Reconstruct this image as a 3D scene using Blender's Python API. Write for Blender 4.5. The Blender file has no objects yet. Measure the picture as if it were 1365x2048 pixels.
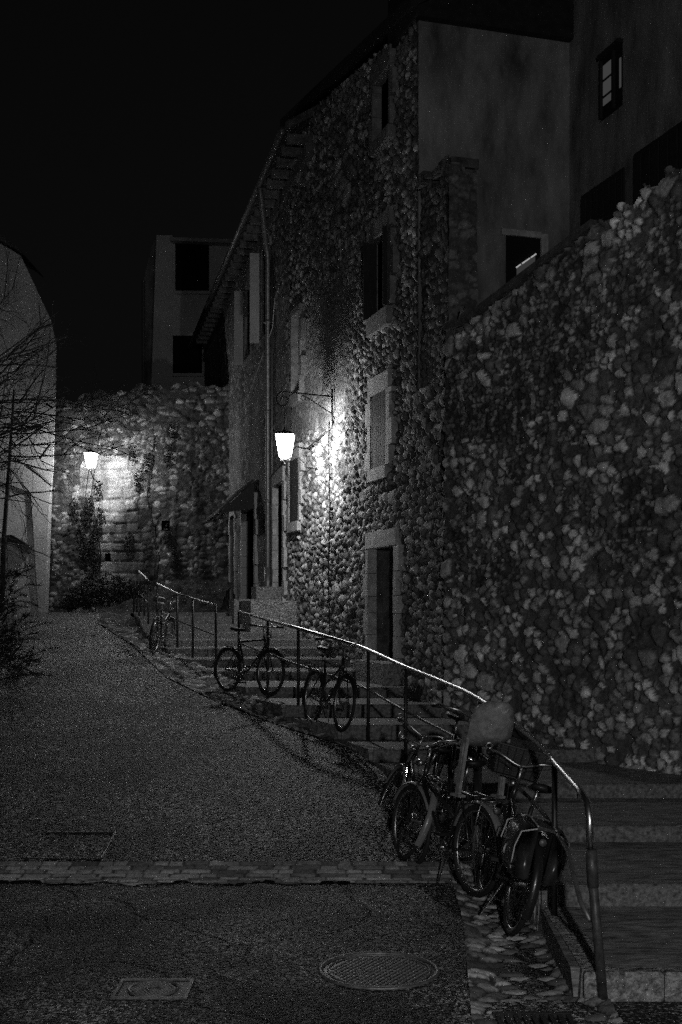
import bpy, math, random
import numpy as np
from mathutils import Vector, Matrix
SC = bpy.context.scene
COL = SC.collection
R = math.radians

# ------------------------------------------------------------------ camera, world, exposure
FPX, CX, YH, EYE = 2400.0, 682.5, 1215.0, 2.1
cam_d = bpy.data.cameras.new('camera'); cam = bpy.data.objects.new('camera', cam_d); COL.objects.link(cam)
cam_d.sensor_fit = 'HORIZONTAL'; cam_d.sensor_width = 36; cam_d.lens = FPX/1365*36
cam_d.shift_y = (YH-1024)/1365
cam_d.clip_end = 1000
cam.location = (0, 0, EYE); cam.rotation_euler = (R(90), 0, 0)
SC.camera = cam
w = bpy.data.worlds.new('World'); SC.world = w; w.use_nodes = True
wn = w.node_tree.nodes; wl = w.node_tree.links
bg = wn['Background']
sky = wn.new('ShaderNodeTexSky'); sky.sky_type = 'NISHITA'; sky.sun_disc = False
sky.sun_elevation = R(-1); sky.sun_rotation = R(200)
bwn = wn.new('ShaderNodeRGBToBW'); wl.new(sky.outputs[0], bwn.inputs[0]); wl.new(bwn.outputs[0], bg.inputs['Color'])
bg.inputs['Strength'].default_value = 0.008
SC.view_settings.view_transform = 'Standard'; SC.view_settings.look = 'None'
SC.view_settings.exposure = 0.0; SC.view_settings.gamma = 1.0
SC.cycles.use_denoising = False
SC.cycles.use_adaptive_sampling = True; SC.cycles.adaptive_threshold = .12; SC.cycles.adaptive_min_samples = 20
SC.cycles.max_bounces = 5; SC.cycles.diffuse_bounces = 3; SC.cycles.glossy_bounces = 2
SC.cycles.sample_clamp_indirect = 2.0
LAMP1_W, LAMP2_W, LAMP3_W = 190.0, 115.0, 900.0

def P(x, y, Y):                     # the world point at depth Y seen at photo pixel (x, y); used once, to measure the place
    return Vector(((x-CX)*Y/FPX, Y, EYE+(YH-y)*Y/FPX))

# ------------------------------------------------------------------ materials
def nmat(name): 
    m = bpy.data.materials.new(name); m.use_nodes = True
    return m, m.node_tree.nodes, m.node_tree.links, m.node_tree.nodes['Principled BSDF']
def g(v): return (v, v, v, 1)
def mat(name, v0, v1=None, scale=8, rough=.8, metal=0, bump=.0, bscale=40, bdist=.01, detail=6, stretch=(1,1,1), spec=.4, coat=0):
    m, N, L, B = nmat(name)
    tc = N.new('ShaderNodeTexCoord'); mp = N.new('ShaderNodeMapping'); mp.inputs['Scale'].default_value = stretch
    L.new(tc.outputs['Object'], mp.inputs[0])
    if v1 is not None:
        n = N.new('ShaderNodeTexNoise'); n.inputs['Scale'].default_value = scale; n.inputs['Detail'].default_value = detail
        n.inputs['Roughness'].default_value = .65
        L.new(mp.outputs[0], n.inputs['Vector'])
        cr = N.new('ShaderNodeValToRGB'); cr.color_ramp.elements[0].position = .33; cr.color_ramp.elements[1].position = .68
        cr.color_ramp.elements[0].color = g(v0); cr.color_ramp.elements[1].color = g(v1)
        L.new(n.outputs['Fac'], cr.inputs[0]); L.new(cr.outputs[0], B.inputs['Base Color'])
    else: B.inputs['Base Color'].default_value = g(v0)
    B.inputs['Roughness'].default_value = rough; B.inputs['Metallic'].default_value = metal
    B.inputs['Specular IOR Level'].default_value = spec; B.inputs['Coat Weight'].default_value = coat
    if bump:
        n2 = N.new('ShaderNodeTexNoise'); n2.inputs['Scale'].default_value = bscale; n2.inputs['Detail'].default_value = 5
        L.new(mp.outputs[0], n2.inputs['Vector'])
        b = N.new('ShaderNodeBump'); b.inputs['Strength'].default_value = bump; b.inputs['Distance'].default_value = bdist
        L.new(n2.outputs['Fac'], b.inputs['Height']); L.new(b.outputs[0], B.inputs['Normal'])
    return m
def rubble_mat(name, lo, hi, bump=.6, bscale=60, bdist=.012):
    m, N, L, B = nmat(name)
    at = N.new('ShaderNodeAttribute'); at.attribute_name = 'tone'
    tc = N.new('ShaderNodeTexCoord')
    n = N.new('ShaderNodeTexNoise'); n.inputs['Scale'].default_value = 22; n.inputs['Detail'].default_value = 8; n.inputs['Roughness'].default_value = .7
    L.new(tc.outputs['Object'], n.inputs['Vector'])
    big = N.new('ShaderNodeTexNoise'); big.inputs['Scale'].default_value = 1.1; big.inputs['Detail'].default_value = 5
    L.new(tc.outputs['Object'], big.inputs['Vector'])
    def ma(op, a, b_):
        q = N.new('ShaderNodeMath'); q.operation = op
        for i, v in enumerate((a, b_)):
            if isinstance(v, (int, float)): q.inputs[i].default_value = v
            else: L.new(v, q.inputs[i])
        return q.outputs[0]
    mr = N.new('ShaderNodeMapRange'); mr.inputs['From Min'].default_value = .25; mr.inputs['From Max'].default_value = .75
    mr.inputs['To Min'].default_value = .35; mr.inputs['To Max'].default_value = 1.5
    L.new(n.outputs['Fac'], mr.inputs['Value'])
    mr2 = N.new('ShaderNodeMapRange'); mr2.inputs['From Min'].default_value = .32; mr2.inputs['From Max'].default_value = .68
    mr2.inputs['To Min'].default_value = .62; mr2.inputs['To Max'].default_value = 1.25
    L.new(big.outputs['Fac'], mr2.inputs['Value'])
    t = ma('MULTIPLY', at.outputs['Fac'], hi-lo); t = ma('ADD', t, lo); t = ma('MULTIPLY', t, mr.outputs[0]); t = ma('MULTIPLY', t, mr2.outputs[0])
    cb = N.new('ShaderNodeCombineColor')
    for i in range(3): L.new(t, cb.inputs[i])
    L.new(cb.outputs[0], B.inputs['Base Color'])
    B.inputs['Roughness'].default_value = .85; B.inputs['Specular IOR Level'].default_value = .25
    n2 = N.new('ShaderNodeTexNoise'); n2.inputs['Scale'].default_value = bscale; n2.inputs['Detail'].default_value = 6
    L.new(tc.outputs['Object'], n2.inputs['Vector'])
    b = N.new('ShaderNodeBump'); b.inputs['Strength'].default_value = bump; b.inputs['Distance'].default_value = bdist
    L.new(n2.outputs['Fac'], b.inputs['Height']); L.new(b.outputs[0], B.inputs['Normal'])
    return m
def asphalt_mat(name, lo, hi, vscale, bdist, patch, cracks=False, spec=.5, rough=.6):
    m, N, L, B = nmat(name)
    tc = N.new('ShaderNodeTexCoord')
    v = N.new('ShaderNodeTexVoronoi'); v.inputs['Scale'].default_value = vscale
    L.new(tc.outputs['Object'], v.inputs['Vector'])
    sep = N.new('ShaderNodeSeparateColor'); L.new(v.outputs['Color'], sep.inputs[0])
    cr = N.new('ShaderNodeValToRGB'); e = cr.color_ramp.elements
    e[0].position = .58; e[0].color = g(lo); e[1].position = 1.0; e[1].color = g(hi)
    L.new(sep.outputs[0], cr.inputs[0])
    n = N.new('ShaderNodeTexNoise'); n.inputs['Scale'].default_value = .9; n.inputs['Detail'].default_value = 9; n.inputs['Roughness'].default_value = .62
    L.new(tc.outputs['Object'], n.inputs['Vector'])
    mr = N.new('ShaderNodeMapRange'); mr.inputs['From Min'].default_value = .40; mr.inputs['From Max'].default_value = .60
    mr.inputs['To Min'].default_value = patch[0]; mr.inputs['To Max'].default_value = patch[1]
    L.new(n.outputs['Fac'], mr.inputs['Value'])
    mx = N.new('ShaderNodeMix'); mx.data_type = 'RGBA'; mx.blend_type = 'MULTIPLY'; mx.inputs[0].default_value = 1
    L.new(cr.outputs[0], mx.inputs[6]); L.new(mr.outputs[0], mx.inputs[7])
    out = mx.outputs[2]
    hs = N.new('ShaderNodeMath'); hs.operation = 'SUBTRACT'; hs.inputs[0].default_value = 1; L.new(v.outputs['Distance'], hs.inputs[1])
    hgt = hs.outputs[0]
    if cracks:
        nz = N.new('ShaderNodeTexNoise'); nz.inputs['Scale'].default_value = 2.5; nz.inputs['Detail'].default_value = 6
        L.new(tc.outputs['Object'], nz.inputs['Vector'])
        va = N.new('ShaderNodeVectorMath'); va.operation = 'MULTIPLY_ADD'; va.inputs[1].default_value = (.55, .55, 0)
        L.new(nz.outputs['Color'], va.inputs[0]); L.new(tc.outputs['Object'], va.inputs[2])
        v2 = N.new('ShaderNodeTexVoronoi'); v2.feature = 'DISTANCE_TO_EDGE'; v2.inputs['Scale'].default_value = .62
        L.new(va.outputs[0], v2.inputs['Vector'])
        m2 = N.new('ShaderNodeMapRange'); m2.inputs['From Min'].default_value = .003; m2.inputs['From Max'].default_value = .012
        m2.inputs['To Min'].default_value = .12
        L.new(v2.outputs['Distance'], m2.inputs['Value'])
        mx2 = N.new('ShaderNodeMix'); mx2.data_type = 'RGBA'; mx2.blend_type = 'MULTIPLY'; mx2.inputs[0].default_value = 1
        L.new(out, mx2.inputs[6]); L.new(m2.outputs[0], mx2.inputs[7]); out = mx2.outputs[2]
        mu = N.new('ShaderNodeMath'); mu.operation = 'MULTIPLY_ADD'; mu.inputs[1].default_value = 1.5
        L.new(m2.outputs[0], mu.inputs[0]); L.new(hgt, mu.inputs[2]); hgt = mu.outputs[0]
    L.new(out, B.inputs['Base Color'])
    b = N.new('ShaderNodeBump'); b.inputs['Strength'].default_value = 1; b.inputs['Distance'].default_value = bdist
    L.new(hgt, b.inputs['Height']); L.new(b.outputs[0], B.inputs['Normal'])
    B.inputs['Roughness'].default_value = rough; B.inputs['Specular IOR Level'].default_value = spec
    return m
def emis(name, v, s):
    m = bpy.data.materials.new(name); m.use_nodes = True; N = m.node_tree.nodes; N.clear()
    e = N.new('ShaderNodeEmission'); e.inputs[0].default_value = g(v); e.inputs[1].default_value = s
    o = N.new('ShaderNodeOutputMaterial'); m.node_tree.links.new(e.outputs[0], o.inputs[0]); return m
def lantern_glass():
    m = bpy.data.materials.new('lit lantern glass'); m.use_nodes = True; N = m.node_tree.nodes; L = m.node_tree.links; N.clear()
    e = N.new('ShaderNodeEmission'); e.inputs[0].default_value = g(1); e.inputs[1].default_value = 6.0
    t = N.new('ShaderNodeBsdfTransparent'); a = N.new('ShaderNodeAddShader'); o = N.new('ShaderNodeOutputMaterial')
    L.new(e.outputs[0], a.inputs[0]); L.new(t.outputs[0], a.inputs[1]); L.new(a.outputs[0], o.inputs[0]); return m

M = dict(
 rubble = rubble_mat('rubble masonry', .03, .85),
 cobble = rubble_mat('river cobble masonry', .02, 1.1),
 ashlar = rubble_mat('old ashlar masonry', .03, .70, bump=.8, bscale=25, bdist=.02),
 render = rubble_mat('rough render over rubble', .08, .5, bump=.8, bscale=30, bdist=.015),
 setts = rubble_mat('worn setts', .03, .75, bump=.4),
 blacktile = mat('shade-darkened roof underside', .012, .03, 9, .95),  # near black, with the shade under the eaves put into the colour
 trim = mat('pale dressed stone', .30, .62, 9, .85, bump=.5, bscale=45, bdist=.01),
 trim2 = mat('darker dressed stone', .14, .30, 9, .85, bump=.5, bscale=45, bdist=.01),  # darker copy of the dressed stone for the higher windows
 plaster = mat('old lime plaster', .07, .36, 2.2, stretch=(1,1,.38), rough=.9, bump=.5, bscale=30, bdist=.01, detail=9),
 plaster2 = mat('pale lime plaster', .34, .55, 1.2, .9, bump=.5, bscale=22, bdist=.012, detail=9),
 plaster3 = mat('stained pale plaster', .55, .8, .9, .9, bump=.5, bscale=18, bdist=.015, detail=9),
 step = mat('rough hewn granite', .06, .55, 30, .75, bump=1, bscale=32, bdist=.05),
 step2 = mat('worn step stone darkened for falloff', .07, .34, 30, .75, bump=1, bscale=50, bdist=.02),  # upper steps darker: partly another stone, partly light falloff put into the colour
 tread = mat('worn stone tread', .05, .40, 24, .7, bump=.8, bscale=60, bdist=.008, stretch=(.25,1,1), spec=.5),
 asphalt = asphalt_mat('gravel asphalt ramp', .010, 1.0, 50, .022, (.35, .95)),
 asphalt2 = asphalt_mat('patched worn asphalt', .010, .62, 62, .016, (.08, 1.15), cracks=True),
 earth = mat('bare earth', .04, .16, 6, .95, bump=1, bscale=12, bdist=.05),
 castiron2 = mat('dull galvanised post', .05, .12, 25, .5, metal=.3, bump=.2, bscale=60),
 wood = mat('weathered shutter boards', .02, .065, 14, .75, bump=.5, bscale=30, bdist=.006, stretch=(5,5,.4), spec=.08),
 darkwood = mat('dark stained wood', .012, .035, 14, .7, bump=.4, bscale=30, stretch=(5,5,.4)),
 beam = mat('grey eave boards', .07, .2, 10, .85, bump=.4, bscale=20, stretch=(1,.3,1)),
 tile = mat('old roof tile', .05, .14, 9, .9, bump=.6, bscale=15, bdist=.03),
 iron = mat('black painted iron', .015, .03, 30, .45, bump=.15, bscale=90, bdist=.002, spec=.5),
 castiron = mat('worn cast iron', .12, .3, 25, .5, metal=.5, bump=.4, bscale=90, bdist=.003),
 zinc = mat('zinc sheet', .14, .3, 12, .5, metal=.6, bump=.1),
 steel = mat('polished handrail steel', .55, .7, 25, .34, metal=1, bump=.05, bscale=60),
 chrome = mat('chromed steel', .6, None, rough=.38, metal=1),
 alloy = mat('dull alloy', .35, .5, 20, .35, metal=1),
 rubber = mat('black tyre rubber', .018, .03, 40, .7, bump=.3, bscale=120, bdist=.002),
 paint = mat('dark bicycle paint', .02, None, rough=.3, spec=.6, coat=.6),
 paint2 = mat('pale bicycle paint', .22, None, rough=.3, spec=.6, coat=.5),
 plastic = mat('pale grey plastic', .16, .36, 18, .5, bump=.3, bscale=30),
 black = mat('black plastic', .015, None, rough=.5),
 vinyl = mat('glossy black vinyl', .03, .06, 12, .28, bump=.4, bscale=14, bdist=.01, spec=.7),
 reflect = mat('pale reflective tape', .55, None, rough=.4),
 bark = mat('grey bark', .02, .06, 14, .9, bump=.6),
 leaf = mat('dark evergreen leaf', .015, .05, 9, .6),
 ivy = mat('dark ivy leaf', .02, .07, 9, .5),
 dark = mat('unlit interior', .01, None, rough=1),
 cable = mat('black rubber cable', .02, None, rough=.6),
 palecable = mat('pale cable', .4, None, rough=.6),
 glass = mat('dark window pane', .02, None, rough=.1, spec=.8),
 dimpane = emis('dimly lit window pane', 1, .045),
 tube = emis('fluorescent tube', 1, .35),
 ceil = emis('lit room wall', 1, .035),
 lglass = lantern_glass(), bulb = emis('lamp bulb', 1, 60),
)

# ------------------------------------------------------------------ mesh builder
class MB:
    def __init__(s): s.v = []; s.f = []
    def add(s, vs, fs):
        o = len(s.v); s.v += [tuple(q) for q in vs]; s.f += [tuple(i+o for i in q) for q in fs]; return s
    def hexa(s, c):   # 8 corners: bottom 4 ccw, top 4 ccw
        return s.add(c, [(3,2,1,0),(4,5,6,7),(0,1,5,4),(1,2,6,5),(2,3,7,6),(3,0,4,7)])
    def box(s, x0, x1, y0, y1, z0, z1):
        return s.hexa([(x0,y0,z0),(x1,y0,z0),(x1,y1,z0),(x0,y1,z0),(x0,y0,z1),(x1,y0,z1),(x1,y1,z1),(x0,y1,z1)])
    def bbox(s, x0, x1, y0, y1, z0, z1, b=.01, rnd=None, wob=0):   # bevelled top box
        j = (lambda: rnd.uniform(-wob, wob)) if rnd else (lambda: 0)
        a = [(x0+j(),y0+j(),z0),(x1+j(),y0+j(),z0),(x1,y1,z0),(x0,y1,z0)]
        m_ = [(q[0],q[1],z1-b) for q in a]
        cx = [( b, b),(-b, b),(-b,-b),( b,-b)]
        t = [(q[0]+c[0], q[1]+c[1], z1+j()*.4) for q, c in zip(a, cx)]
        vs = a+m_+t; fs = [(3,2,1,0),(8,9,10,11)]
        for k in range(2):
            for i in range(4):
                i2 = (i+1) % 4; fs.append((k*4+i, k*4+i2, k*4+4+i2, k*4+4+i))
        return s.add(vs, fs)
    def tube(s, pts, r, n=8, cap=True):
        pts = [Vector(p) for p in pts]; rs = r if isinstance(r, (list, tuple)) else [r]*len(pts)
        o = len(s.v); prev = None
        for i, p in enumerate(pts):
            t = (pts[min(i+1, len(pts)-1)]-pts[max(i-1, 0)])
            if t.length < 1e-9: t = Vector((0,0,1))
            t.normalize()
            if prev is None:
                a = Vector((0,0,1)) if abs(t.z) < .9 else Vector((1,0,0)); u = t.cross(a).normalized()
            else:
                u = prev - t*prev.dot(t)
                u = u.normalized() if u.length > 1e-6 else t.orthogonal().normalized()
            prev = u; v = t.cross(u)
            for k in range(n):
                an = 2*math.pi*k/n; q = p+(u*math.cos(an)+v*math.sin(an))*rs[i]; s.v.append(tuple(q))
        for i in range(len(pts)-1):
            for k in range(n):
                k2 = (k+1) % n; s.f.append((o+i*n+k, o+i*n+k2, o+(i+1)*n+k2, o+(i+1)*n+k))
        if cap:
            s.f.append(tuple(o+k for k in range(n))[::-1]); e = o+(len(pts)-1)*n; s.f.append(tuple(e+k for k in range(n)))
        return s
    def ring(s, c, ax, R_, r, n=36, m=8, a0=0, a1=2*math.pi, ref=None, flat=1.0):   # torus or arc about axis ax
        c = Vector(c); ax = Vector(ax).normalized()
        u = (Vector(ref) if ref else ax.orthogonal()); u = (u-ax*u.dot(ax)).normalized(); v = ax.cross(u)
        full = abs(a1-a0-2*math.pi) < 1e-6; cnt = n if full else n+1; o = len(s.v)
        for i in range(cnt):
            a = a0+(a1-a0)*i/n; d = u*math.cos(a)+v*math.sin(a)
            for k in range(m):
                b = 2*math.pi*k/m; s.v.append(tuple(c+d*(R_+r*math.cos(b)*flat)+ax*r*math.sin(b)))
        for i in range(n):
            i2 = (i+1) % cnt
            for k in range(m):
                k2 = (k+1) % m; s.f.append((o+i*m+k, o+i2*m+k, o+i2*m+k2, o+i*m+k2))
        return s
    def lathe(s, c, prof, n=16, square=False):   # profile (r,z) about a vertical axis
        c = Vector(c); o = len(s.v); n = 4 if square else n
        for r, z in prof:
            for k in range(n):
                a = 2*math.pi*(k+.5)/n; s.v.append((c.x+r*math.cos(a), c.y+r*math.sin(a), c.z+z))
        for i in range(len(prof)-1):
            for k in range(n):
                k2 = (k+1) % n; s.f.append((o+i*n+k, o+i*n+k2, o+(i+1)*n+k2, o+(i+1)*n+k))
        s.f.append(tuple(o+k for k in range(n))[::-1]); e = o+(len(prof)-1)*n; s.f.append(tuple(e+k for k in range(n)))
        return s
    def prism(s, poly, d):      # planar 3-D polygon pushed along vector d
        poly = [Vector(p) for p in poly]; d = Vector(d); n = len(poly)
        s.add(poly+[p+d for p in poly], [tuple(range(n))[::-1], tuple(range(n, 2*n))]+[(i, (i+1) % n, n+(i+1) % n, n+i) for i in range(n)])
        return s
    def fbox(s, F, s0, s1, z0, z1, d0, d1):
        return s.hexa([F(s0,z0,d0),F(s1,z0,d0),F(s1,z0,d1),F(s0,z0,d1),F(s0,z1,d0),F(s1,z1,d0),F(s1,z1,d1),F(s0,z1,d1)])
    def build(s, name, m, parent=None, smooth=False):
        me = bpy.data.meshes.new(name); me.from_pydata(s.v, [], s.f); me.materials.append(m); me.update()
        if smooth: me.polygons.foreach_set('use_smooth', [True]*len(me.polygons))
        o = bpy.data.objects.new(name, me); COL.objects.link(o)
        if parent: o.parent = parent
        return o
def tag(o, label=None, cat=None, group=None, kind=None):
    if label: o['label'] = label
    if cat: o['category'] = cat
    if group: o['group'] = group
    if kind: o['kind'] = kind
    return o
def empty(name, loc, label, cat, group=None):
    o = bpy.data.objects.new(name, None); COL.objects.link(o); o.location = loc; o.empty_display_size = .2
    return tag(o, label, cat, group)
def adopt(root):                    # children meshes above were written in world coordinates
    root_inv = Matrix.Translation(root.location).inverted()
    for c in [q for q in COL.objects if q.parent == root]:
        if not c.get('_local'): c.matrix_parent_inverse = root_inv
def local(o): o['_local'] = True; return o

# ------------------------------------------------------------------ numpy helpers: value noise and stones
def vnoise(x, y, seed=0):
    xi = np.floor(x).astype(np.int64); yi = np.floor(y).astype(np.int64); fx = x-xi; fy = y-yi
    fx = fx*fx*(3-2*fx); fy = fy*fy*(3-2*fy)
    def h(a, b): return hsh(a, b, seed)
    return (h(xi, yi)*(1-fx)+h(xi+1, yi)*fx)*(1-fy)+(h(xi, yi+1)*(1-fx)+h(xi+1, yi+1)*fx)*fy
def hsh(a, b, s):
    n = (a*374761393+b*668265263+s*2147483647+1013904223) & 0xffffffff
    n = ((n ^ (n >> 13))*1274126177) & 0xffffffff; n = n ^ (n >> 16)
    n = (n*2246822519) & 0xffffffff; n = n ^ (n >> 15)
    return (n & 0xffffff)/float(0xffffff)
def fbm(x, y, seed=0, o=4):
    r = 0; a = .5
    for i in range(o): r = r+a*vnoise(x*2**i, y*2**i, seed+i*7); a *= .5
    return r
def stones(u, v, cw, ch, seed, jit=.85, coursed=False, flat=.5, keep=1.0):
    """relief 0..1 and tone 0..1 of a stone field with cells cw x ch"""
    wu = u+ (fbm(u*3, v*3, seed+50, 3)-.45)*cw*.5; wv = v+(fbm(u*3+9, v*3+4, seed+60, 3)-.45)*ch*.6
    gu = wu/cw; gv = wv/ch
    ci = np.floor(gu).astype(np.int64); cj = np.floor(gv).astype(np.int64)
    f1 = np.full(u.shape, 9.); f2 = np.full(u.shape, 9.); idt = np.zeros(u.shape); idr = np.zeros(u.shape)
    for dj in (-2, -1, 0, 1, 2):
        for di in (-2, -1, 0, 1, 2):
            a = ci+di; b = cj+dj
            ox = .5+(hsh(a, b, seed)-.5)*jit; oy = .5+(hsh(a, b, seed+1)-.5)*(jit*.35 if coursed else jit)
            off = (b % 2)*.5 if coursed else 0
            sz = hsh(a, b, seed+5)*.22
            d = np.sqrt((a+ox+off-gu)**2+((b+oy-gv)*(1.0))**2)-sz
            new = d < f1
            f2 = np.where(new, f1, np.minimum(f2, d)); f1 = np.where(new, d, f1)
            idt = np.where(new, hsh(a, b, seed+2), idt); idr = np.where(new, hsh(a, b, seed+3), idr)
    e = f2-f1+(fbm(u*2.6/cw, v*2.6/ch, seed+90, 3)-.44)*.30
    t = np.clip(e/.42, 0, 1); t = t*t*(3-2*t)
    dome = np.clip(e/.9, 0, 1)**.6
    hgt = (t*flat+dome*(1-flat))*(.35+.65*idr)
    if keep < 1: hgt = np.where(idr < 1-keep, hgt*.25, hgt)
    tone = np.where(e < .16, .07, .14+.86*idt**1.8)*(.75+.5*fbm(u*3/cw, v*3/ch, seed+91, 2))
    tone = np.where(hgt < .12, .12, tone)
    return hgt, tone, e
def brick(u, v, cw, ch, seed, joint=.012):
    """coursed blocks with uneven widths and slightly uneven courses"""
    v2 = v+.18*ch*np.sin(v*2.3/ch*.37+1)+(fbm(u*2, v*2, seed+3, 3)-.45)*ch*.35
    row = np.floor(v2/ch).astype(np.int64)
    wv_ = cw*(.7+.8*hsh(row, row*0+3, seed)); off = hsh(row, row*0+9, seed)*cw*3
    un = (u+off+(fbm(u*3, v*3, seed+4, 3)-.45)*ch*.35)/wv_
    un = un+.22*np.sin(un*2.1+row*1.7)
    col = np.floor(un).astype(np.int64)
    fu = un-col; fv = v2/ch-row
    e = np.minimum(np.minimum(fu, 1-fu)*wv_, np.minimum(fv, 1-fv)*ch)
    k = hsh(col, row, seed+7); r = hsh(col, row, seed+8)
    t = np.clip(e/joint/(.8+.8*r), 0, 1); t = t*t*(3-2*t)
    return t*(.45+.55*r), np.where(t < .45, .12, .25+.75*k), e
def grid_obj(name, pos, mask, tone, m, parent=None, smooth=True):
    nv, nu, _ = pos.shape
    idx = np.arange(nu*nv).reshape(nv, nu)
    q = np.stack([idx[:-1,:-1], idx[:-1,1:], idx[1:,1:], idx[1:,:-1]], -1)
    q = q[mask[:-1,:-1] & mask[1:,1:] & mask[:-1,1:] & mask[1:,:-1]]
    used = np.unique(q); remap = np.full(nu*nv, -1); remap[used] = np.arange(len(used)); q = remap[q]
    co = pos.reshape(-1, 3)[used]; tn = tone.reshape(-1)[used]
    me = bpy.data.meshes.new(name)
    me.vertices.add(len(co)); me.vertices.foreach_set('co', co.astype(np.float32).ravel())
    me.loops.add(q.size); me.loops.foreach_set('vertex_index', q.astype(np.int32).ravel())
    me.polygons.add(len(q)); me.polygons.foreach_set('loop_start', np.arange(0, q.size, 4, dtype=np.int32))
    me.polygons.foreach_set('loop_total', np.full(len(q), 4, dtype=np.int32))
    me.update(calc_edges=True)
    if smooth: me.polygons.foreach_set('use_smooth', np.ones(len(q), dtype=bool))
    a = me.attributes.new('tone', 'FLOAT', 'POINT'); a.data.foreach_set('value', tn.astype(np.float32))
    me.materials.append(m); me.validate()
    o = bpy.data.objects.new(name, me); COL.objects.link(o)
    if parent: o.parent = parent
    return o
class Frame:                        # a vertical wall: s along it, z up, d out of it
    def __init__(s, p0, p1, out=1):
        s.p0 = Vector((p0[0], p0[1], 0)); s.p1 = Vector((p1[0], p1[1], 0)); s.L = (s.p1-s.p0).length
        s.t = (s.p1-s.p0).normalized(); s.n = Vector((s.t.y, -s.t.x, 0))*out
    def __call__(s, a, z, d=0): 
        q = s.p0+s.t*a+s.n*d; return Vector((q.x, q.y, z))
def stone_wall(name, F, s0, s1, z0, ztop, res, fn, m, parent=None, holes=()):
    nu = int((s1-s0)/res)+1; zt = max(ztop(s0), ztop(s1), ztop((s0+s1)/2)); nv = int((zt-z0)/res)+1
    S, Z = np.meshgrid(np.linspace(s0, s1, nu), np.linspace(z0, zt, nv))
    mask = np.ones(S.shape, bool)
    for (a, b, c, d) in holes: mask &= ~((S > a) & (S < b) & (Z > c) & (Z < d))
    top = np.vectorize(ztop)(S[0])[None, :]
    mask &= Z <= top+.0*Z
    h, tone = fn(S, Z)
    pos = np.stack([F.p0.x+F.t.x*S+F.n.x*h, F.p0.y+F.t.y*S+F.n.y*h, Z], -1)
    return grid_obj(name, pos, mask, tone, m, parent)

# ------------------------------------------------------------------ measured layout
STEP_Y = [6.42,7.86,9.34,10.79,12.36,13.35,14.46,15.75,17.33,18.42,19.36,20.3,21.2,22.1,23.0,23.8]
STEP_Z = [.147,.279,.392,.513,.637,.787,.925,1.053,1.183,1.313,1.447,1.559,1.667,1.787,1.932,2.0]
def stair_z(Y):
    z = 0
    for a, b in zip(STEP_Y, STEP_Z):
        if Y >= a: z = b
    return z
RAMP = ([-50, 9.25, 12, 15, 17, 20, 23, 27, 80], [0, 0, .45, .85, 1.10, 1.43, 1.72, 1.975, 2.0])
def ramp_z(Y): return np.interp(Y, *RAMP)
# left edge of the stairs (X at Y) and right edge of the asphalt
SE = ([4, 6.42, 7.6, 8.4, 9.8, 11.9, 13.2, 14.5, 15.6, 16.8, 17.6, 18.9, 19.6, 21.5, 23, 26, 33], [1.30, 1.30, 1.32, 1.29, 1.02, .46, .10, -.70, -1.15, -1.65, -2.05, -2.55, -2.88, -3.5, -3.85, -4.7, -5.6])
def stair_left(Y): return np.interp(Y, *SE)
AE = ([2, 6.05, 7.94, 9.6, 10.5, 12.2, 13.1, 14, 15.4, 17, 20.5, 21.8, 24, 33], [.62, .67, .82, .87, .776, .496, -.01, -.71, -1.62, -2.46, -3.6, -4.1, -4.9, -6.0])
def asph_right(Y): return np.interp(Y, *AE)
TW = lambda Y: 5.72-.3*Y             # street face of the stone house
F_TOW = Frame((TW(15.65), 15.65), (TW(22.0), 22.0), -1)
F_ROW = Frame((3.96-.22*22.0, 22.0), (3.96-.22*37, 37), -1)
F_GAR = Frame((1.485, 14.1), (7.1, 5.83), 1)
for F_ in (F_TOW, F_ROW, F_GAR):
    if F_.n.x > 0: F_.n = -F_.n
F_END = Frame((1.03, 15.65), (3.1, 16.27), 1)
F_WING = Frame((3.1, 16.27), (5.5, 8.27), 1)
for F_ in (F_END,):
    if F_.n.y > 0: F_.n = -F_.n
if F_WING.n.x > 0: F_WING.n = -F_WING.n
F_BACK = Frame((-9.2, 31.3), (-2.75, 31.0), 1)
if F_BACK.n.y > 0: F_BACK.n = -F_BACK.n
rnd = random.Random(4)

# ------------------------------------------------------------------ ground
gm = MB()
gm.add([(-150,-60,-.03),(150,-60,-.03),(150,8.8,-.03),(-150,8.8,-.03)], [(0,1,2,3)])
gm.add([(-150,8.8,-.03),(150,8.8,-.03),(150,200,-.03),(-150,200,-.03)], [(0,1,2,3)])
tag(gm.build('ground', M['asphalt2']), kind='structure')
# foreground asphalt (flat) up to the band of setts
fg = MB(); n = 40
ys = np.linspace(-6, 9.3, 60)
for i, Y in enumerate(ys): fg.v += [(-12, Y, 0), (float(asph_right(Y)) if Y > 2 else .62, Y, 0)]
fg.f = [(2*i, 2*i+1, 2*i+3, 2*i+2) for i in range(len(ys)-1)]
tag(fg.build('pavement', M['asphalt2']), kind='structure')
pl = MB(); pl.add([(.62,-6,-.004),(11,-6,-.004),(11,6.4,-.004),(.62,6.4,-.004)], [(0,1,2,3)])
tag(pl.build('forecourt', M['asphalt2']), kind='structure')
rm = MB(); ys = np.concatenate([np.linspace(9.55, 30, 110), [32, 36, 60]])
for Y in ys:
    xr = float(asph_right(Y)); z = float(ramp_z(Y))
    for k in range(9):
        f = k/8; x = -14+(xr+14)*f; rm.v.append((x, Y, z+.02*math.sin(x*1.3+Y*.7)*(1-f)))
rm.f = [(i*9+k, i*9+k+1, (i+1)*9+k+1, (i+1)*9+k) for i in range(len(ys)-1) for k in range(8)]
tag(rm.build('road', M['asphalt'], smooth=True), kind='structure')
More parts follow.
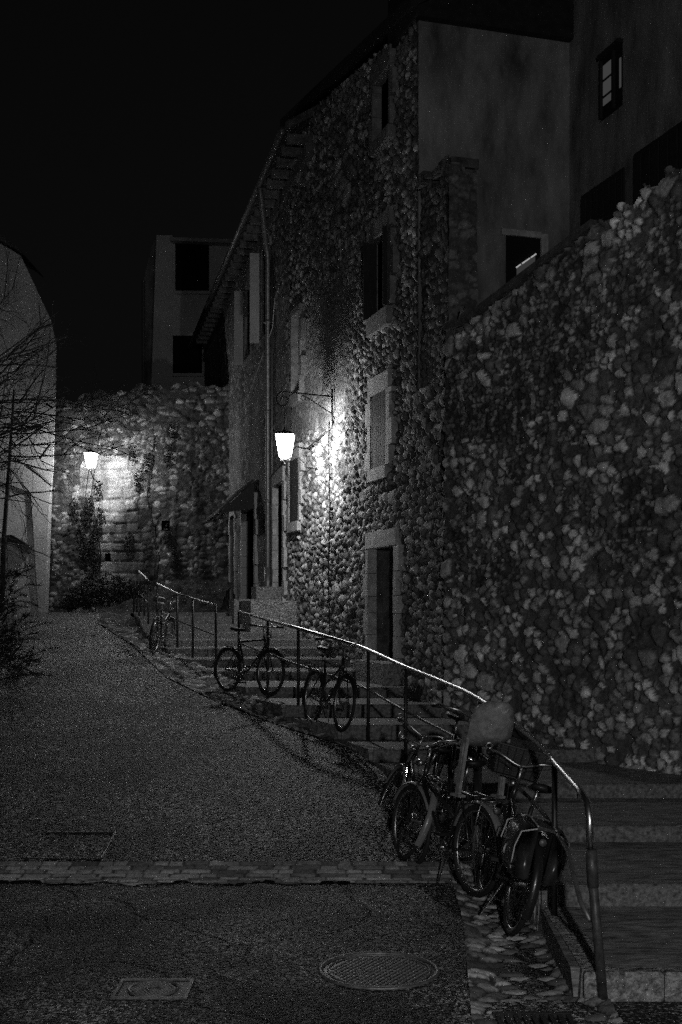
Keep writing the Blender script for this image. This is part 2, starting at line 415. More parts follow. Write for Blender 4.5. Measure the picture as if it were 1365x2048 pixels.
# cross band of worn setts at the foot of the ramp
U, V = np.meshgrid(np.arange(-4.0, .95, .011), np.arange(8.95, 9.62, .011))
h, tone, e = brick(U, V, .19, .085, 11)
h2 = h*.034+.012*fbm(U*3, V*3, 5)-.012
Z = ramp_z(V)+np.maximum(h2*.75, .005)
tag(grid_obj('sett_band', np.stack([U, V, Z], -1), (U < asph_right(V)+.02) & (V > 9.0+.22*fbm(U*5, U*0+2, 66, 3)), tone, M['setts']), kind='structure')
# sloping cobbled gutter between ramp and stairs
def cobbles(y0, y1, res, seed, cw=.13, ch=.085):
    T, V = np.meshgrid(np.linspace(0, 1, int(1.0/res)+1), np.arange(y0, y1, res))
    a = asph_right(V)-.01; b = stair_left(V)+.12
    U = a+(b-a)*T
    h, tone, e = stones(U*.9+V*.35, V-U*.3, cw, ch, seed, flat=.55)
    Z = ramp_z(V)+h*.035-.018+.02*fbm(U*2, V*2, 9)-.05*np.sin(T*math.pi)+.012
    return grid_obj('cobble_gutter', np.stack([U, V, Z], -1), np.ones(U.shape, bool), tone, M['setts'])
c1 = cobbles(4.5, 12, .012, 21); c2 = cobbles(11.99, 30.5, .02, 22, .15, .10)
bpy.ops.object.select_all(action='DESELECT') if bpy.ops.object.select_all.poll() else None
with bpy.context.temp_override(active_object=c1, selected_editable_objects=[c1, c2], object=c1, selected_objects=[c1, c2]):
    bpy.ops.object.join()
tag(c1, kind='structure')
# landing beyond the stairs and earth bank under the far wall
tr_ = MB(); tr_.add([(-16,28.5,1.93),(0,28.5,1.93),(0,45,1.93),(-16,45,1.93)], [(0,1,2,3)]); tag(tr_.build('terrace', M['asphalt']), kind='structure')
U, V = np.meshgrid(np.linspace(-5.6, -2.75, 70), np.linspace(27.2, 31, 60))
tt = (V-27.2)/3.8
Z = 1.95+.75*np.clip(tt, 0, 1)**.7*np.clip((U+5.7)/1.5, 0, 1)+(.35*fbm(U*2.5, V*2.5, 3)+.22*fbm(U*8, V*8, 4)-.2)*np.clip(tt*5, 0, 1)
tag(grid_obj('earth_bank', np.stack([U, V, Z], -1), np.ones(U.shape, bool), fbm(U*5, V*5, 8), rubble_mat('rooty earth', .02, .16, bump=1, bscale=9, bdist=.08)), kind='structure')

# ------------------------------------------------------------------ stairs
st = empty('stone_stairs', (0, 12, 0), 'long flight of shallow stone steps climbing between the handrail and the rubble walls', 'stairs')
def right_edge(Y):
    if Y < 14.1: return float(1.485+(14.1-Y)*(7.1-1.485)/(14.1-5.83))
    if Y < 22: return float(TW(Y))
    return float(3.96-.22*Y)
for k, (Y0, z) in enumerate(zip(STEP_Y, STEP_Z)):
    Y1 = STEP_Y[k+1]+.05 if k+1 < len(STEP_Y) else 31
    xl0, xl1 = float(stair_left(Y0)), float(stair_left(Y1)); xr0, xr1 = right_edge(Y0)+.25, right_edge(Y1)+.25
    kd = .11
    b = MB(); b.hexa([(xl0-.0, Y0+kd, z-.5),(xr0, Y0+kd, z-.5),(xr1, Y1, z-.5),(xl1, Y1, z-.5),(xl0-.05, Y0+kd, z-.008),(xr0, Y0+kd, z-.008),(xr1, Y1, z-.008),(xl1, Y1, z-.008)])
    sp = b.build('step', M['tread'], st)
    kb = MB(); x = xl0; first = True
    while x < xr0:
        ln = rnd.uniform(.9, 1.5) if not first else rnd.uniform(.32, .8); first = False
        x2 = min(x+ln, xr0)
        kb.bbox(x+.004, x2-.004, Y0+rnd.uniform(-.012,.012), Y0+kd-.002, z-.45, z+rnd.uniform(-.005,.005), .014, rnd, .006)
        x = x2
    kb.build('kerb_stone', M['step'] if k == 0 else M['step2'], sp)
adopt(st)
for ch in st.children:
    for c in COL.objects:
        if c.parent == ch: c.matrix_parent_inverse = (Matrix.Translation(st.location) @ ch.matrix_parent_inverse).inverted() if False else Matrix.Identity(4)
# side kerb of the lowest steps
kb = MB()
ys = np.linspace(6.46, 12.2, 9)
for i in range(len(ys)-1):
    a, b_ = ys[i]+.006, ys[i+1]-.006
    xa, xb = float(stair_left(a)), float(stair_left(b_)); za = max(stair_z(a+.2), float(ramp_z(a))+.1)+.003
    kb.hexa([(xa-.02,a,-.1),(xa+.15,a,-.1),(xb+.15,b_,-.1),(xb-.02,b_,-.1),(xa-.0,a,za),(xa+.15,a,za),(xb+.15,b_,za),(xb-.0,b_,za)])
tag(kb.build('side_kerb', M['step']), 'line of stone kerb blocks along the open left side of the lower steps', 'kerb')

# ------------------------------------------------------------------ stone house (tower) with rubble street face
tower = empty('stone_house', (1.2, 16.5, 1), 'tall rubble stone house lit by the bracket lantern, with shuttered windows and a low doorway', 'house')
s_of = lambda Y: (Y-15.65)*math.sqrt(1+.09)
EAVE = 9.76
WIN = [  # name, Y0, Y1, z0, z1
 ('lower', 16.62, 17.30, 4.06, 5.14), ('middle', 16.56, 17.36, 6.25, 7.36), ('upper', 16.5, 17.2, 8.72, 9.58),
 ('slit', 21.2, 21.85, 3.62, 4.76), ('slit2', 21.15, 21.7, 5.9, 7.35)]
DOOR = (16.32, 17.42, 1.0, 2.96)
holes = [(s_of(a), s_of(b), c, d) for _, a, b, c, d in WIN]+[(s_of(DOOR[0]), s_of(DOOR[1]), DOOR[2], DOOR[3])]
def tower_fn(S, Z):
    h, t, e = stones(S, Z, .125, .11, 31, flat=.35, keep=.9)
    hb, tb, eb = stones(S, Z, .34, .22, 37, flat=.7)
    mixb = (fbm(S*.9, Z*.9, 71, 3) > .56)
    h = np.where(mixb, hb*1.1, h); t = np.where(mixb, tb, t)
    # the upper left of the face is rendered smoother
    smooth = .93*np.clip((S-2.3)/1.0, 0, 1)*np.clip((Z-5.0)/.25, 0, 1)*np.clip((8.2-Z)/1.5, 0, 1)
    smooth = np.maximum(smooth, np.clip((Z-5.9)/1.2, 0, 1)*.15)
    amp = .085*(1-.8*smooth)
    H = h*amp+.035*fbm(S*1.3, Z*1.3, 5)+.02*fbm(S*8, Z*8, 6)*(1-.6*smooth)
    T = t*(1-smooth*.8)+.34*smooth*.8
    return H, np.clip(T, 0, 1)
stone_wall('wall', F_TOW, -.05, F_TOW.L, .4, lambda s: EAVE+.02+1.1*s/F_TOW.L, .022, tower_fn, M['rubble'], tower, holes)
stone_wall('lower_wall', F_TOW, s_of(13.98), -.04, .3, lambda s: 4.9 if s > -1.05 else 4.9+(-1.05-s)*1.2, .022, tower_fn, M['rubble'], tower)
b = MB(); b.fbox(F_TOW, s_of(14.0), -.06, .2, 4.85, -.5, -.05); b.build('wall_core', M['earth'], tower)
b = MB(); b.fbox(F_TOW, 0, F_TOW.L, .2, EAVE, -.8, -.55); b.build('inner_wall', M['dark'], tower)
b = MB(); b.fbox(F_END, -.02, F_END.L, .2, EAVE+.0, -.25, 0)
# opening in the end wall is covered by its window part
b.build('end_wall', M['plaster'], tower)
def surround(F, a, b_, z0, z1, out=.125, jw=.14, lint=.26, sill=.16, rn=rnd):
    q = MB()
    q.fbox(F, a-.02-jw*.6, b_+.06+jw*.3, z1-.012, z1+lint, -.02, out)           # lintel
    if sill: q.fbox(F, a-.02, b_+.05, z0-sill, z0+.012, -.02, out+.02)
    z = z0+.013; i = 0
    while z < z1-.02:
        h_ = min(rn.uniform(.24, .42), z1-.013-z)
        for side in (0, 1):
            wd = jw+(.11 if (i+side) % 2 else 0)
            if side == 0: q.fbox(F, a-wd, a+.012, z+.004, z+h_-.004, -.02, out-.004*(i % 3))
            else: q.fbox(F, b_-.012, b_+wd, z+.004, z+h_-.004, -.02, out-.004*(i % 3))
        z += h_; i += 1
    return q
def shutters(F, a, b_, z0, z1, d, parent, m, gap=.015, nb=4):
    mid = (a+b_)/2
    for (u0, u1) in ((a+.015, mid-gap/2), (mid+gap/2, b_-.015)):
        q = MB(); wd = (u1-u0)/nb
        for i in range(nb): q.fbox(F, u0+i*wd+.003, u0+(i+1)*wd-.003, z0+.02, z1-.02, d-.03, d+.002*(i % 2))
        q.fbox(F, u0+.003, u1-.003, z0+.1, z0+.16, d-.028, d-.012)
        q.build('shutter', m, parent)
for i, (nm, Y0, Y1, z0, z1) in enumerate(WIN):
    a, b_ = s_of(Y0), s_of(Y1)
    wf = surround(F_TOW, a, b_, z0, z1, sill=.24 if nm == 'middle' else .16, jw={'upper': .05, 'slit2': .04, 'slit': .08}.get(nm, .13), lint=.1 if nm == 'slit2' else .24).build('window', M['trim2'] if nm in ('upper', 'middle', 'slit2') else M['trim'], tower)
    if nm in ('lower', 'slit'): shutters(F_TOW, a, b_, z0, z1, .11, wf, M['wood'])
    else:
        q = MB(); q.fbox(F_TOW, a, b_, z0, z1, -.34, -.29); q.build('pane', M['glass'], wf)
        q = MB(); mid = (a+b_)/2
        q.fbox(F_TOW, mid-.03, mid+.03, z0, z1, -.28, -.24)
        for f in (.0, .5, .97): q.fbox(F_TOW, a, mid-.031, z0+(z1-z0)*f, z0+(z1-z0)*f+.03, -.28, -.25); q.fbox(F_TOW, mid+.031, b_, z0+(z1-z0)*f, z0+(z1-z0)*f+.03, -.28, -.25)
        q.build('sash', M['beam'], wf)
        if nm == 'middle':
            q = MB(); q.fbox(F_TOW, b_-.02, b_+.02, z0, z1, .0, .20); q.build('shutter', M['darkwood'], wf)
            q = MB(); q.fbox(F_TOW, a+.0, a+.035, z0+.02, z1, .0, .18); q.build('shutter', M['darkwood'], wf)
a, b_ = s_of(DOOR[0]), s_of(DOOR[1])
df = surround(F_TOW, a, b_, DOOR[2], DOOR[3], sill=0, jw=.10, lint=.22).build('door_frame', M['trim'], tower)
q = MB(); q.fbox(F_TOW, a, b_, DOOR[2], DOOR[3], -.42, -.37); q.build('door', M['darkwood'], df)
q = MB(); q.fbox(F_TOW, b_+.0, b_+.05, DOOR[2], DOOR[3], -.36, -.022); q.fbox(F_TOW, a, b_, DOOR[3], DOOR[3]+.05, -.36, -.022); q.build('reveal', M['earth'], df)  # dark colour stands in for the shade inside the doorway
q = MB(); q.fbox(F_TOW, a-.12, b_+.1, .8, 1.34, -.1, .30); q.build('doorstep', M['step'], tower)
# low black hatch near the stairs
# roof: eave slab over the street face and the end wall, pitch behind
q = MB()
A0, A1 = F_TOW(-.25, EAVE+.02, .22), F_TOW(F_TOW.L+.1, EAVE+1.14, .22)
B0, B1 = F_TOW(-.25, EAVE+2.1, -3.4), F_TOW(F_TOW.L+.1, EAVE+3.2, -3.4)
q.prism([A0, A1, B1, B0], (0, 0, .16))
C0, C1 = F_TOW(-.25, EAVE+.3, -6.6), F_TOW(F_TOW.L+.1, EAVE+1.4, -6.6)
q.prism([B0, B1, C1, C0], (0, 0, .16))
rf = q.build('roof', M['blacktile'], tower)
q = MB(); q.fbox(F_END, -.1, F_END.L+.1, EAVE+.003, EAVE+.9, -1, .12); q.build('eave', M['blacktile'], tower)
# lit room behind the end wall window
wx0, wx1 = 1.22, 1.72
q = MB(); q.fbox(F_END, wx0, wx1, 6.1, 7.06, .0, .012); wfe = q.build('window', M['dark'], tower)
q = MB(); q.fbox(F_END, wx1-.0, wx1+.1, 6.1, 7.12, .0, .05); q.fbox(F_END, wx0-.08, wx1+.0, 7.06, 7.14, .0, .05); q.build('frame', M['trim'], wfe)
q = MB(); E = lambda a_, z_: F_END(a_, z_, .016)
q.prism([E(1.37, 6.40), E(1.50, 6.40), E(1.64, 6.55), E(1.64, 6.84), E(1.37, 6.65)], F_END.n*.006); q.build('pane', M['ceil'], wfe)
q = MB(); u0, u1 = F_END(1.36, 6.64, .03), F_END(1.65, 6.845, .03)
for f0, f1 in ((0, .22), (.3, .68), (.74, 1)): q.tube([u0.lerp(u1, f0), u0.lerp(u1, f1)], .011, 6)
q.build('light_tube', M['tube'], wfe)
adopt(tower)
# ruined pier at the corner
pier = empty('stone_pier', (1.35, 14.8, 0), 'ragged stone pier standing against the corner of the stone house, topped by broken slabs', 'pier')
FP = Frame((1.03+.06, 15.6), (1.03+.06-.3*(-.85)+.02, 14.72), 1)
if FP.n.x > 0: FP.n = -FP.n
def pier_fn(S, Z):
    h, t, e = stones(S, Z, .16, .12, 91, flat=.4); return h*.05+.08*fbm(S*2, Z*1.5, 4), t*.55
stone_wall('pier_face', FP, 0, FP.L, 4.5, lambda s: 7.55+.12*math.sin(s*9), .022, pier_fn, M['render'], pier)
FQ = Frame((FP.p1.x-.06, FP.p1.y), (FP.p1.x+.30, FP.p1.y+.08), 1)
if FQ.n.y > 0: FQ.n = -FQ.n
stone_wall('pier_side', FQ, 0, FQ.L, 4.5, lambda s: 7.55+.1*math.sin(s*17), .022, pier_fn, M['render'], pier)
q = MB(); q.fbox(FP, -.0, FP.L, 4.4, 7.5, -.3, -.02); q.build('core', M['earth'], pier)
q = MB()
for i in range(9):
    s = i*.1; q.fbox(FP, s-.03, s+.12, 7.5+rnd.uniform(0, .05), 7.58+rnd.uniform(0, .09), -.36, rnd.uniform(.0, .16))
q.build('slab', M['earth'], pier)
adopt(pier)

# ------------------------------------------------------------------ plaster wing behind the garden wall
wing = empty('plaster_house', (4, 14, 0), 'dark plastered house wing rising behind the garden wall at the top right', 'house')
q = MB(); q.fbox(F_WING, 0, F_WING.L, 0, EAVE+1.6, -.3, 0); q.build('wall', M['plaster'], wing)
sw = lambda Y: (16.27-Y)*math.sqrt(1.09)
q = MB(); q.fbox(F_WING, sw(15.42), sw(14.92), 8.35, 9.12, .0, .012); wf = q.build('window', M['dark'], wing)
q = MB()
s0, s1, z0, z1 = sw(15.38), sw(15.12), 8.42, 9.05
for i in range(3):
    zz = z0+(z1-z0)*i/3; q.fbox(F_WING, s0+.02, s1-.01, zz+.02+ (.08 if i == 0 else 0), zz+(z1-z0)/3-.02, .013, .02)
q.fbox(F_WING, sw(14.97), sw(14.93), z0+.16, z1-.1, .013, .02); q.build('pane', M['dimpane'], wf)
q = MB(); q.fbox(F_WING, s0-.03, s0+.0, z0-.05, z1+.05, .0, .05); q.fbox(F_WING, s1+.01, s1+.05, z0-.05, z1+.05, .0, .05); q.fbox(F_WING, s0-.03, sw(14.9), z1+.07, z1+.12, 0, .08)
q.build('frame', M['darkwood'], wf)
for (ya, yb, zt) in ((15.9, 14.86, 7.55), (14.62, 13.3, 7.62)):  # dark boards stand in for the shade of two arcade openings
    q = MB(); q.fbox(F_WING, sw(ya), sw(yb), 5.0, zt, .0, .03); wf = q.build('shutter', M['darkwood'], wing)
    q = MB()
    for i in range(7): q.fbox(F_WING, sw(ya)+.02+i*(sw(yb)-sw(ya))/7, sw(ya)+(i+1)*(sw(yb)-sw(ya))/7-.02, 5.0, zt-.05, .032, .045)
    q.build('board', M['darkwood'], wf)
q = MB()
q.prism([F_WING(-.3, EAVE+1.55, .7), F_WING(F_WING.L, EAVE+1.55, .7), F_WING(F_WING.L, EAVE+3.2, -3), F_WING(-.3, EAVE+3.2, -3)], (0, 0, .16)); q.build('roof', M['tile'], wing)
adopt(wing)

# ------------------------------------------------------------------ garden wall
gw = empty('garden_wall', (3, 11.5, 0), 'high cobblestone garden wall rising on the right beside the steps', 'wall')
def gtop(s):
    return float(np.interp(s, [0, .35, 3.2, 9.6], [5.40, 5.50, 6.33, 7.5]))
def gar_fn(S, Z):
    h, t, e = stones(S, Z, .118, .105, 43, flat=.45, keep=.85, jit=.95)
    hs, ts, es = stones(S, Z, .075, .062, 47, flat=.4, keep=.85)
    big = fbm(S*1.1, Z*1.1, 77, 3) > .40
    h = np.where(big, h, hs*.7); t = np.where(big, t, ts*.6)
    hx, tx, ex = stones(S, Z, .24, .19, 49, flat=.6); xl = (hsh(np.floor(S/.24+.3).astype(np.int64), np.floor(Z/.19).astype(np.int64), 5) > .0) & (fbm(S*2.3, Z*2.3, 78, 2) > .47); h = np.where(xl, hx*1.1, h); t = np.where(xl, tx*.9, t)
    return h*.072+.05*fbm(S*1.2, Z*1.2, 15)+.035*fbm(S*9, Z*9, 16)+.016*fbm(S*24, Z*24, 19, 2), t*(.45+1.1*fbm(S*5, Z*5, 18))*np.where(e < .0, 1, 1)
stone_wall('wall', F_GAR, -.35, 3.75, .15, lambda s: gtop(s)+.05*math.sin(s*21)*(s > 1.9), .019, gar_fn, M['cobble'], gw)
stone_wall('wall_end', F_GAR, 3.74, 9.5, -.1, gtop, .05, gar_fn, M['cobble'], gw)
q = MB(); N_ = 24
for i in range(N_):
    a, b_ = -.3+i*.4, -.3+(i+1)*.4
    q.hexa([F_GAR(a, gtop(a)-6.5, -.5), F_GAR(b_, gtop(b_)-6.5, -.5), F_GAR(b_, gtop(b_)-6.5, -.06), F_GAR(a, gtop(a)-6.5, -.06),
            F_GAR(a, gtop(a)-.06, -.5), F_GAR(b_, gtop(b_)-.06, -.5), F_GAR(b_, gtop(b_)-.06, -.06), F_GAR(a, gtop(a)-.06, -.06)])
q.build('core', M['earth'], gw)
q = MB()
for i in range(8):
    a, b_ = -.3+i*.3, -.3+(i+1)*.3-.01
    q.hexa([F_GAR(a, gtop(a)-.0, -.55), F_GAR(b_, gtop(b_)-.0, -.55), F_GAR(b_, gtop(b_)-.0, .12), F_GAR(a, gtop(a)-.0, .12),
            F_GAR(a, gtop(a)+.1, -.55), F_GAR(b_, gtop(b_)+.1, -.55), F_GAR(b_, gtop(b_)+.08, .12), F_GAR(a, gtop(a)+.08, .12)])
q.build('coping', M['tile'], gw)
adopt(gw)

# ------------------------------------------------------------------ row house further up
row = empty('row_house', (-1.5, 26, 2), 'narrow old house past the lantern with a long eave, gutter, door hood and drainpipe', 'house')
sr = lambda Y: (Y-22.0)*math.sqrt(1+.22**2)
RE = 10.1
rholes = [(sr(22.65), sr(23.75), 1.9, 4.5), (sr(26.3), sr(28.2), 2.0, 4.35), (sr(29.6), sr(30.4), 2.0, 4.4), (sr(24.35), sr(25.3), 7.7, 9.6), (sr(26.9), sr(27.8), 7.75, 9.45)]
def row_fn(S, Z):
    h, t, e = stones(S, Z, .22, .17, 61, flat=.5); s_ = np.clip((fbm(S*.7, Z*.7, 5, 3)-.3)*3, 0, 1)
    return h*.05*(1-.7*s_)+.05*fbm(S*1.2, Z*1.2, 25)+.012*fbm(S*9, Z*9, 26), t*(1-.6*s_)+.45*.6*s_
stone_wall('wall', F_ROW, 0, sr(33), 1.2, lambda s: RE, .035, row_fn, M['render'], row, rholes)
q = MB(); q.fbox(F_ROW, 0, sr(37), 0, RE, -.7, -.5); q.build('inner_wall', M['dark'], row)
q = MB(); q.fbox(F_ROW, sr(33), sr(37), 5, RE, -.3, 0); q.build('rear_wall', M['plaster'], row)
# roof eave
q = MB(); ov = .42
q.prism([F_ROW(-1.6, RE+.1, ov), F_ROW(sr(37), RE+.1, ov), F_ROW(sr(37), RE+2.3, -3.2), F_ROW(-1.6, RE+2.3, -3.2)], (0, 0, .14))
rf = q.build('roof', M['tile'], row)
q = MB()
for i in range(30): q.fbox(F_ROW, -1.5+i*.55, -1.5+i*.55+.1, RE-.06, RE+.09, -.25, ov-.05)
q.build('rafter', M['beam'], rf)
q = MB(); q.fbox(F_ROW, -1.6, sr(37), RE-.3, RE-.07, -.1, .06); q.build('fascia', M['beam'], rf)
q = MB(); q.tube([F_ROW(-1.65, RE+.09, ov+.06), F_ROW(sr(37), RE+.05, ov+.06)], .06, 10); q.build('gutter', M['zinc'], row, True)
q = MB(); sp = sr(24.1)
q.tube([F_ROW(sp-1.1, RE+.03, ov+.04), F_ROW(sp-1.0, RE-.12, ov), F_ROW(sp-.2, RE-.75, .2), F_ROW(sp, RE-1.0, .13), F_ROW(sp, 3.0, .13), F_ROW(sp, 2.05, .13)], .055, 10)
q.tube([F_ROW(sp, 2.9, .13), F_ROW(sp, 2.1, .13)], .075, 10)
for z in (4.2, 6.0, 7.8): q.tube([F_ROW(sp, z, .13), F_ROW(sp, z+.06, .13)], .07, 10)
q.build('drainpipe', M['zinc'], row, True)
q = MB(); q.tube([F_ROW(sp-.28, 9.0, .09), F_ROW(sp-.28, 2.3, .09)], .022, 6); q.build('conduit', M['zinc'], row, True)
# near door with transom
q = surround(F_ROW, sr(22.65), sr(23.75), 2.0, 4.5, out=.10, jw=.13, sill=0).build('door_frame', M['trim'], row)
b = MB(); n_ = 5
for i in range(n_): b.fbox(F_ROW, sr(22.65)+i*.22, sr(22.65)+(i+1)*.22-.012, 2.05, 3.9, -.22, -.18)
b.fbox(F_ROW, sr(22.65), sr(23.75), 2.6, 2.66, -.179, -.15); b.fbox(F_ROW, sr(22.65), sr(23.75), 3.35, 3.41, -.179, -.15)
b.build('door', M['wood'], q)
b = MB(); b.fbox(F_ROW, sr(22.65), sr(23.75), 3.95, 4.45, -.22, -.2); b.build('transom', M['plaster2'], q)
# second door under the hood
q = surround(F_ROW, sr(26.3), sr(28.2), 2.0, 4.35, out=.10, jw=.2, sill=0).build('door_frame', M['plaster2'], row)
b = MB()
for i in range(6): b.fbox(F_ROW, sr(26.3)+i*.33, sr(26.3)+(i+1)*.33-.015, 2.05, 4.3, -.3, -.25)
b.build('door', M['wood'], q)
q = surround(F_ROW, sr(29.6), sr(30.4), 2.0, 4.4, out=.10, jw=.16, sill=0).build('door_frame', M['plaster2'], row)
b = MB(); b.fbox(F_ROW, sr(29.6), sr(30.4), 2.05, 4.35, -.3, -.25); b.build('door', M['darkwood'], q)
# hood
q = MB(); h0, h1 = sr(26.1), sr(28.6)
q.prism([F_ROW(h0, 4.85, .12), F_ROW(h1, 4.85, .12), F_ROW(h1, 4.15, .88), F_ROW(h0, 4.15, .88)], (0, 0, .05)); q.prism([F_ROW(h0, 4.84, .12), F_ROW(h0, 4.14, .87), F_ROW(h0, 4.25, .12)], F_ROW.t*.04)
hd = q.build('door_hood', M['darkwood'], row)

for (Ya, Yb, z0, z1) in ((24.35, 25.3, 7.7, 9.6), (26.9, 27.8, 7.75, 9.45)):
    q = surround(F_ROW, sr(Ya), sr(Yb), z0, z1, out=.09, jw=.06, lint=.1, sill=.08).build('window', M['trim2'], row)
    b = MB(); b.fbox(F_ROW, sr(Ya), sr(Yb), z0, z1, -.3, -.26); b.build('pane', M['glass'], q)
    b = MB(); b.fbox(F_ROW, sr(Yb)+.13, sr(Yb)+.17, z0, z1, .1, .3); b.build('shutter', M['plaster2'], q)  # pale board added in place of the light window reveal
adopt(row)
b = MB()
b.fbox(F_ROW, -.5, 1.05, 1.3, 2.22, .0, .85)
b.fbox(F_ROW, 1.06, 1.9, 1.3, 2.26, .0, .95)
b.fbox(F_ROW, 1.2, 1.9, 2.265, 2.5, .0, .5)
tag(b.build('doorstep_block', M['step']), 'pale stone doorstep blocks at the foot of the drainpipe', 'doorstep')

# ------------------------------------------------------------------ end wall of the lane
bw = empty('retaining_wall', (-5.5, 31, 2), 'high old ashlar and rubble wall closing the lane behind the farther lantern', 'wall')
def back_fn(S, Z):
    h, t, e = brick(S, Z, .40, .27, 81, joint=.035)
    h2, t2, e2 = stones(S, Z, .25, .15, 87, flat=.5, keep=.85)
    h3, t3, e3 = stones(S, Z, .15, .10, 89, flat=.5, keep=.8)
    mm = fbm(S*1.4, Z*1.4, 99, 3) > .43; h2 = np.where(mm, h2, h3); t2 = np.where(mm, t2, t3)
    k = .62+.35*(fbm(S*1.1+3, Z*1.1, 92, 3)-.45)-.34*np.exp(-((S-3.35)/.85)**2)*np.clip((6.4-Z)/.6, 0, 1)
    m_ = k > .45
    h = np.where(m_, h2*.9, h); t = np.where(m_, t2, .45+t*.5)
    stain = np.clip((fbm(S*2.6, Z*.5, 13, 4)-.47)*5, 0, 1)
    return h*.06+.12*fbm(S*.8, Z*.8, 35)+.06*fbm(S*5, Z*5, 36)+.03*fbm(S*14, Z*14, 37, 2), t*(1-.8*stain)*(.6+.4*np.clip(fbm(S*6, Z*6, 44)*2, 0, 1))
put = [(3.1, 3.22, 3.3, 3.5), (4.6, 4.76, 4.1, 4.33)]
stone_wall('wall', F_BACK, 0, F_BACK.L+.1, 1.7, lambda s: 7.25+.62*min(1, s/4.5)+.07*math.sin(s*5)+.05*math.sin(s*13), .03, back_fn, M['ashlar'], bw, put)
q = MB(); q.fbox(F_BACK, 0, F_BACK.L, 1.5, 7.2, -.7, -.25); q.build('core', M['dark'], bw)
adopt(bw)

# ------------------------------------------------------------------ far house above it
fh = empty('far_house', (-5, 40, 6), 'pale house standing above the end wall with two dark windows', 'house')
YF = 40
def pf(x, y, Y=YF): return P(x, y, Y)
q = MB(); q.prism([pf(346,800), pf(474,800), pf(474,486), pf(346,482)], (0, 5, 0)); q.prism([pf(302,800,39.95), pf(346,800,39.95), pf(346,470,39.95), pf(313,470,39.95)], (0, 5, 0))
q.build('wall', M['plaster3'], fh)
q = MB(); q.prism([pf(290,800,40.5), pf(304,800,40.5), pf(314,474,40.5), pf(308,480,40.5), pf(289,552,40.5)], (0, 5, 0)); q.build('side_wall', M['plaster'], fh)
q = MB(); q.tube([pf(287,560,40.2), pf(287,790,40.2)], .06, 8); q.build('drainpipe', M['castiron'], fh)
q = MB(); q.prism([pf(340,480,39.6), pf(475,486,39.6), pf(475,478,39.6), pf(345,474,39.6)], (0, 6, 0)); q.build('cornice', M['trim'], fh)
for (x0, y0, x1, y1, m_) in ((351,486,418,581,'dark'), (346,671,404,746,'dark')):
    q = MB(); q.prism([pf(x0,y1,39.93), pf(x1,y1,39.93), pf(x1,y0,39.93), pf(x0,y0,39.93)], (0, .05, 0)); wf = q.build('window', M[m_], fh)
    q = MB(); q.prism([pf(x0-3,y1+6,39.85), pf(x1+3,y1+6,39.85), pf(x1+3,y1,39.85), pf(x0-3,y1,39.85)], (0, .12, 0)); q.build('sill', M['plaster3'], wf)
q = MB(); q.prism([pf(412,746,39.8), pf(437,746,39.8), pf(437,690,39.8), pf(412,690,39.8)], (0, .06, 0)); q.build('shutter', M['trim'], fh)
adopt(fh)

# ------------------------------------------------------------------ building on the left
lb = empty('plaster_building', (-7, 27, 2), 'pale plastered building at the left edge with a sloping gable and thick corner buttress', 'building')
YL = 30.6
def plf(pts, Y=YL): return [P(x, y, Y) for x, y in pts]
q = MB(); q.prism(plf([(-260,1262),(-260,950),(0,962),(62,985),(78,1240),(88,1240),(98,1010),(106,940),(110,800),(112,690),(102,640),(76,585),(42,512),(24,500),(-120,420),(-260,420)])[::-1], (0, .07, 0))
q.build('wall', M['plaster3'], lb)
q = MB(); q.prism(plf([(-260,1262),(90,1262),(98,1010),(106,800),(107,690),(74,595),(24,508),(-260,434)], 30.675), (0, .3, 0)); q.build('recessed_wall', M['plaster3'], lb)
q = MB(); q.prism([P(-30,1086,30.7),P(8,1070,30.7),P(24,1070,30.45),P(60,1092,30.38),P(56,1104,30.38),P(20,1086,30.45),P(2,1088,30.7)], (0, .5, .0)); q.build('tiled_hood', M['tile'], lb)
q = MB(); q.prism([P(-260,418,30.45),P(-118,414,30.45),P(26,494,30.45),P(45,508,30.45),P(40,500,30.45),P(24,484,30.45),P(-118,402,30.45),P(-260,406,30.45)], (0, 2.2, 0)); q.build('roof_edge', M['tile'], lb)
adopt(lb)

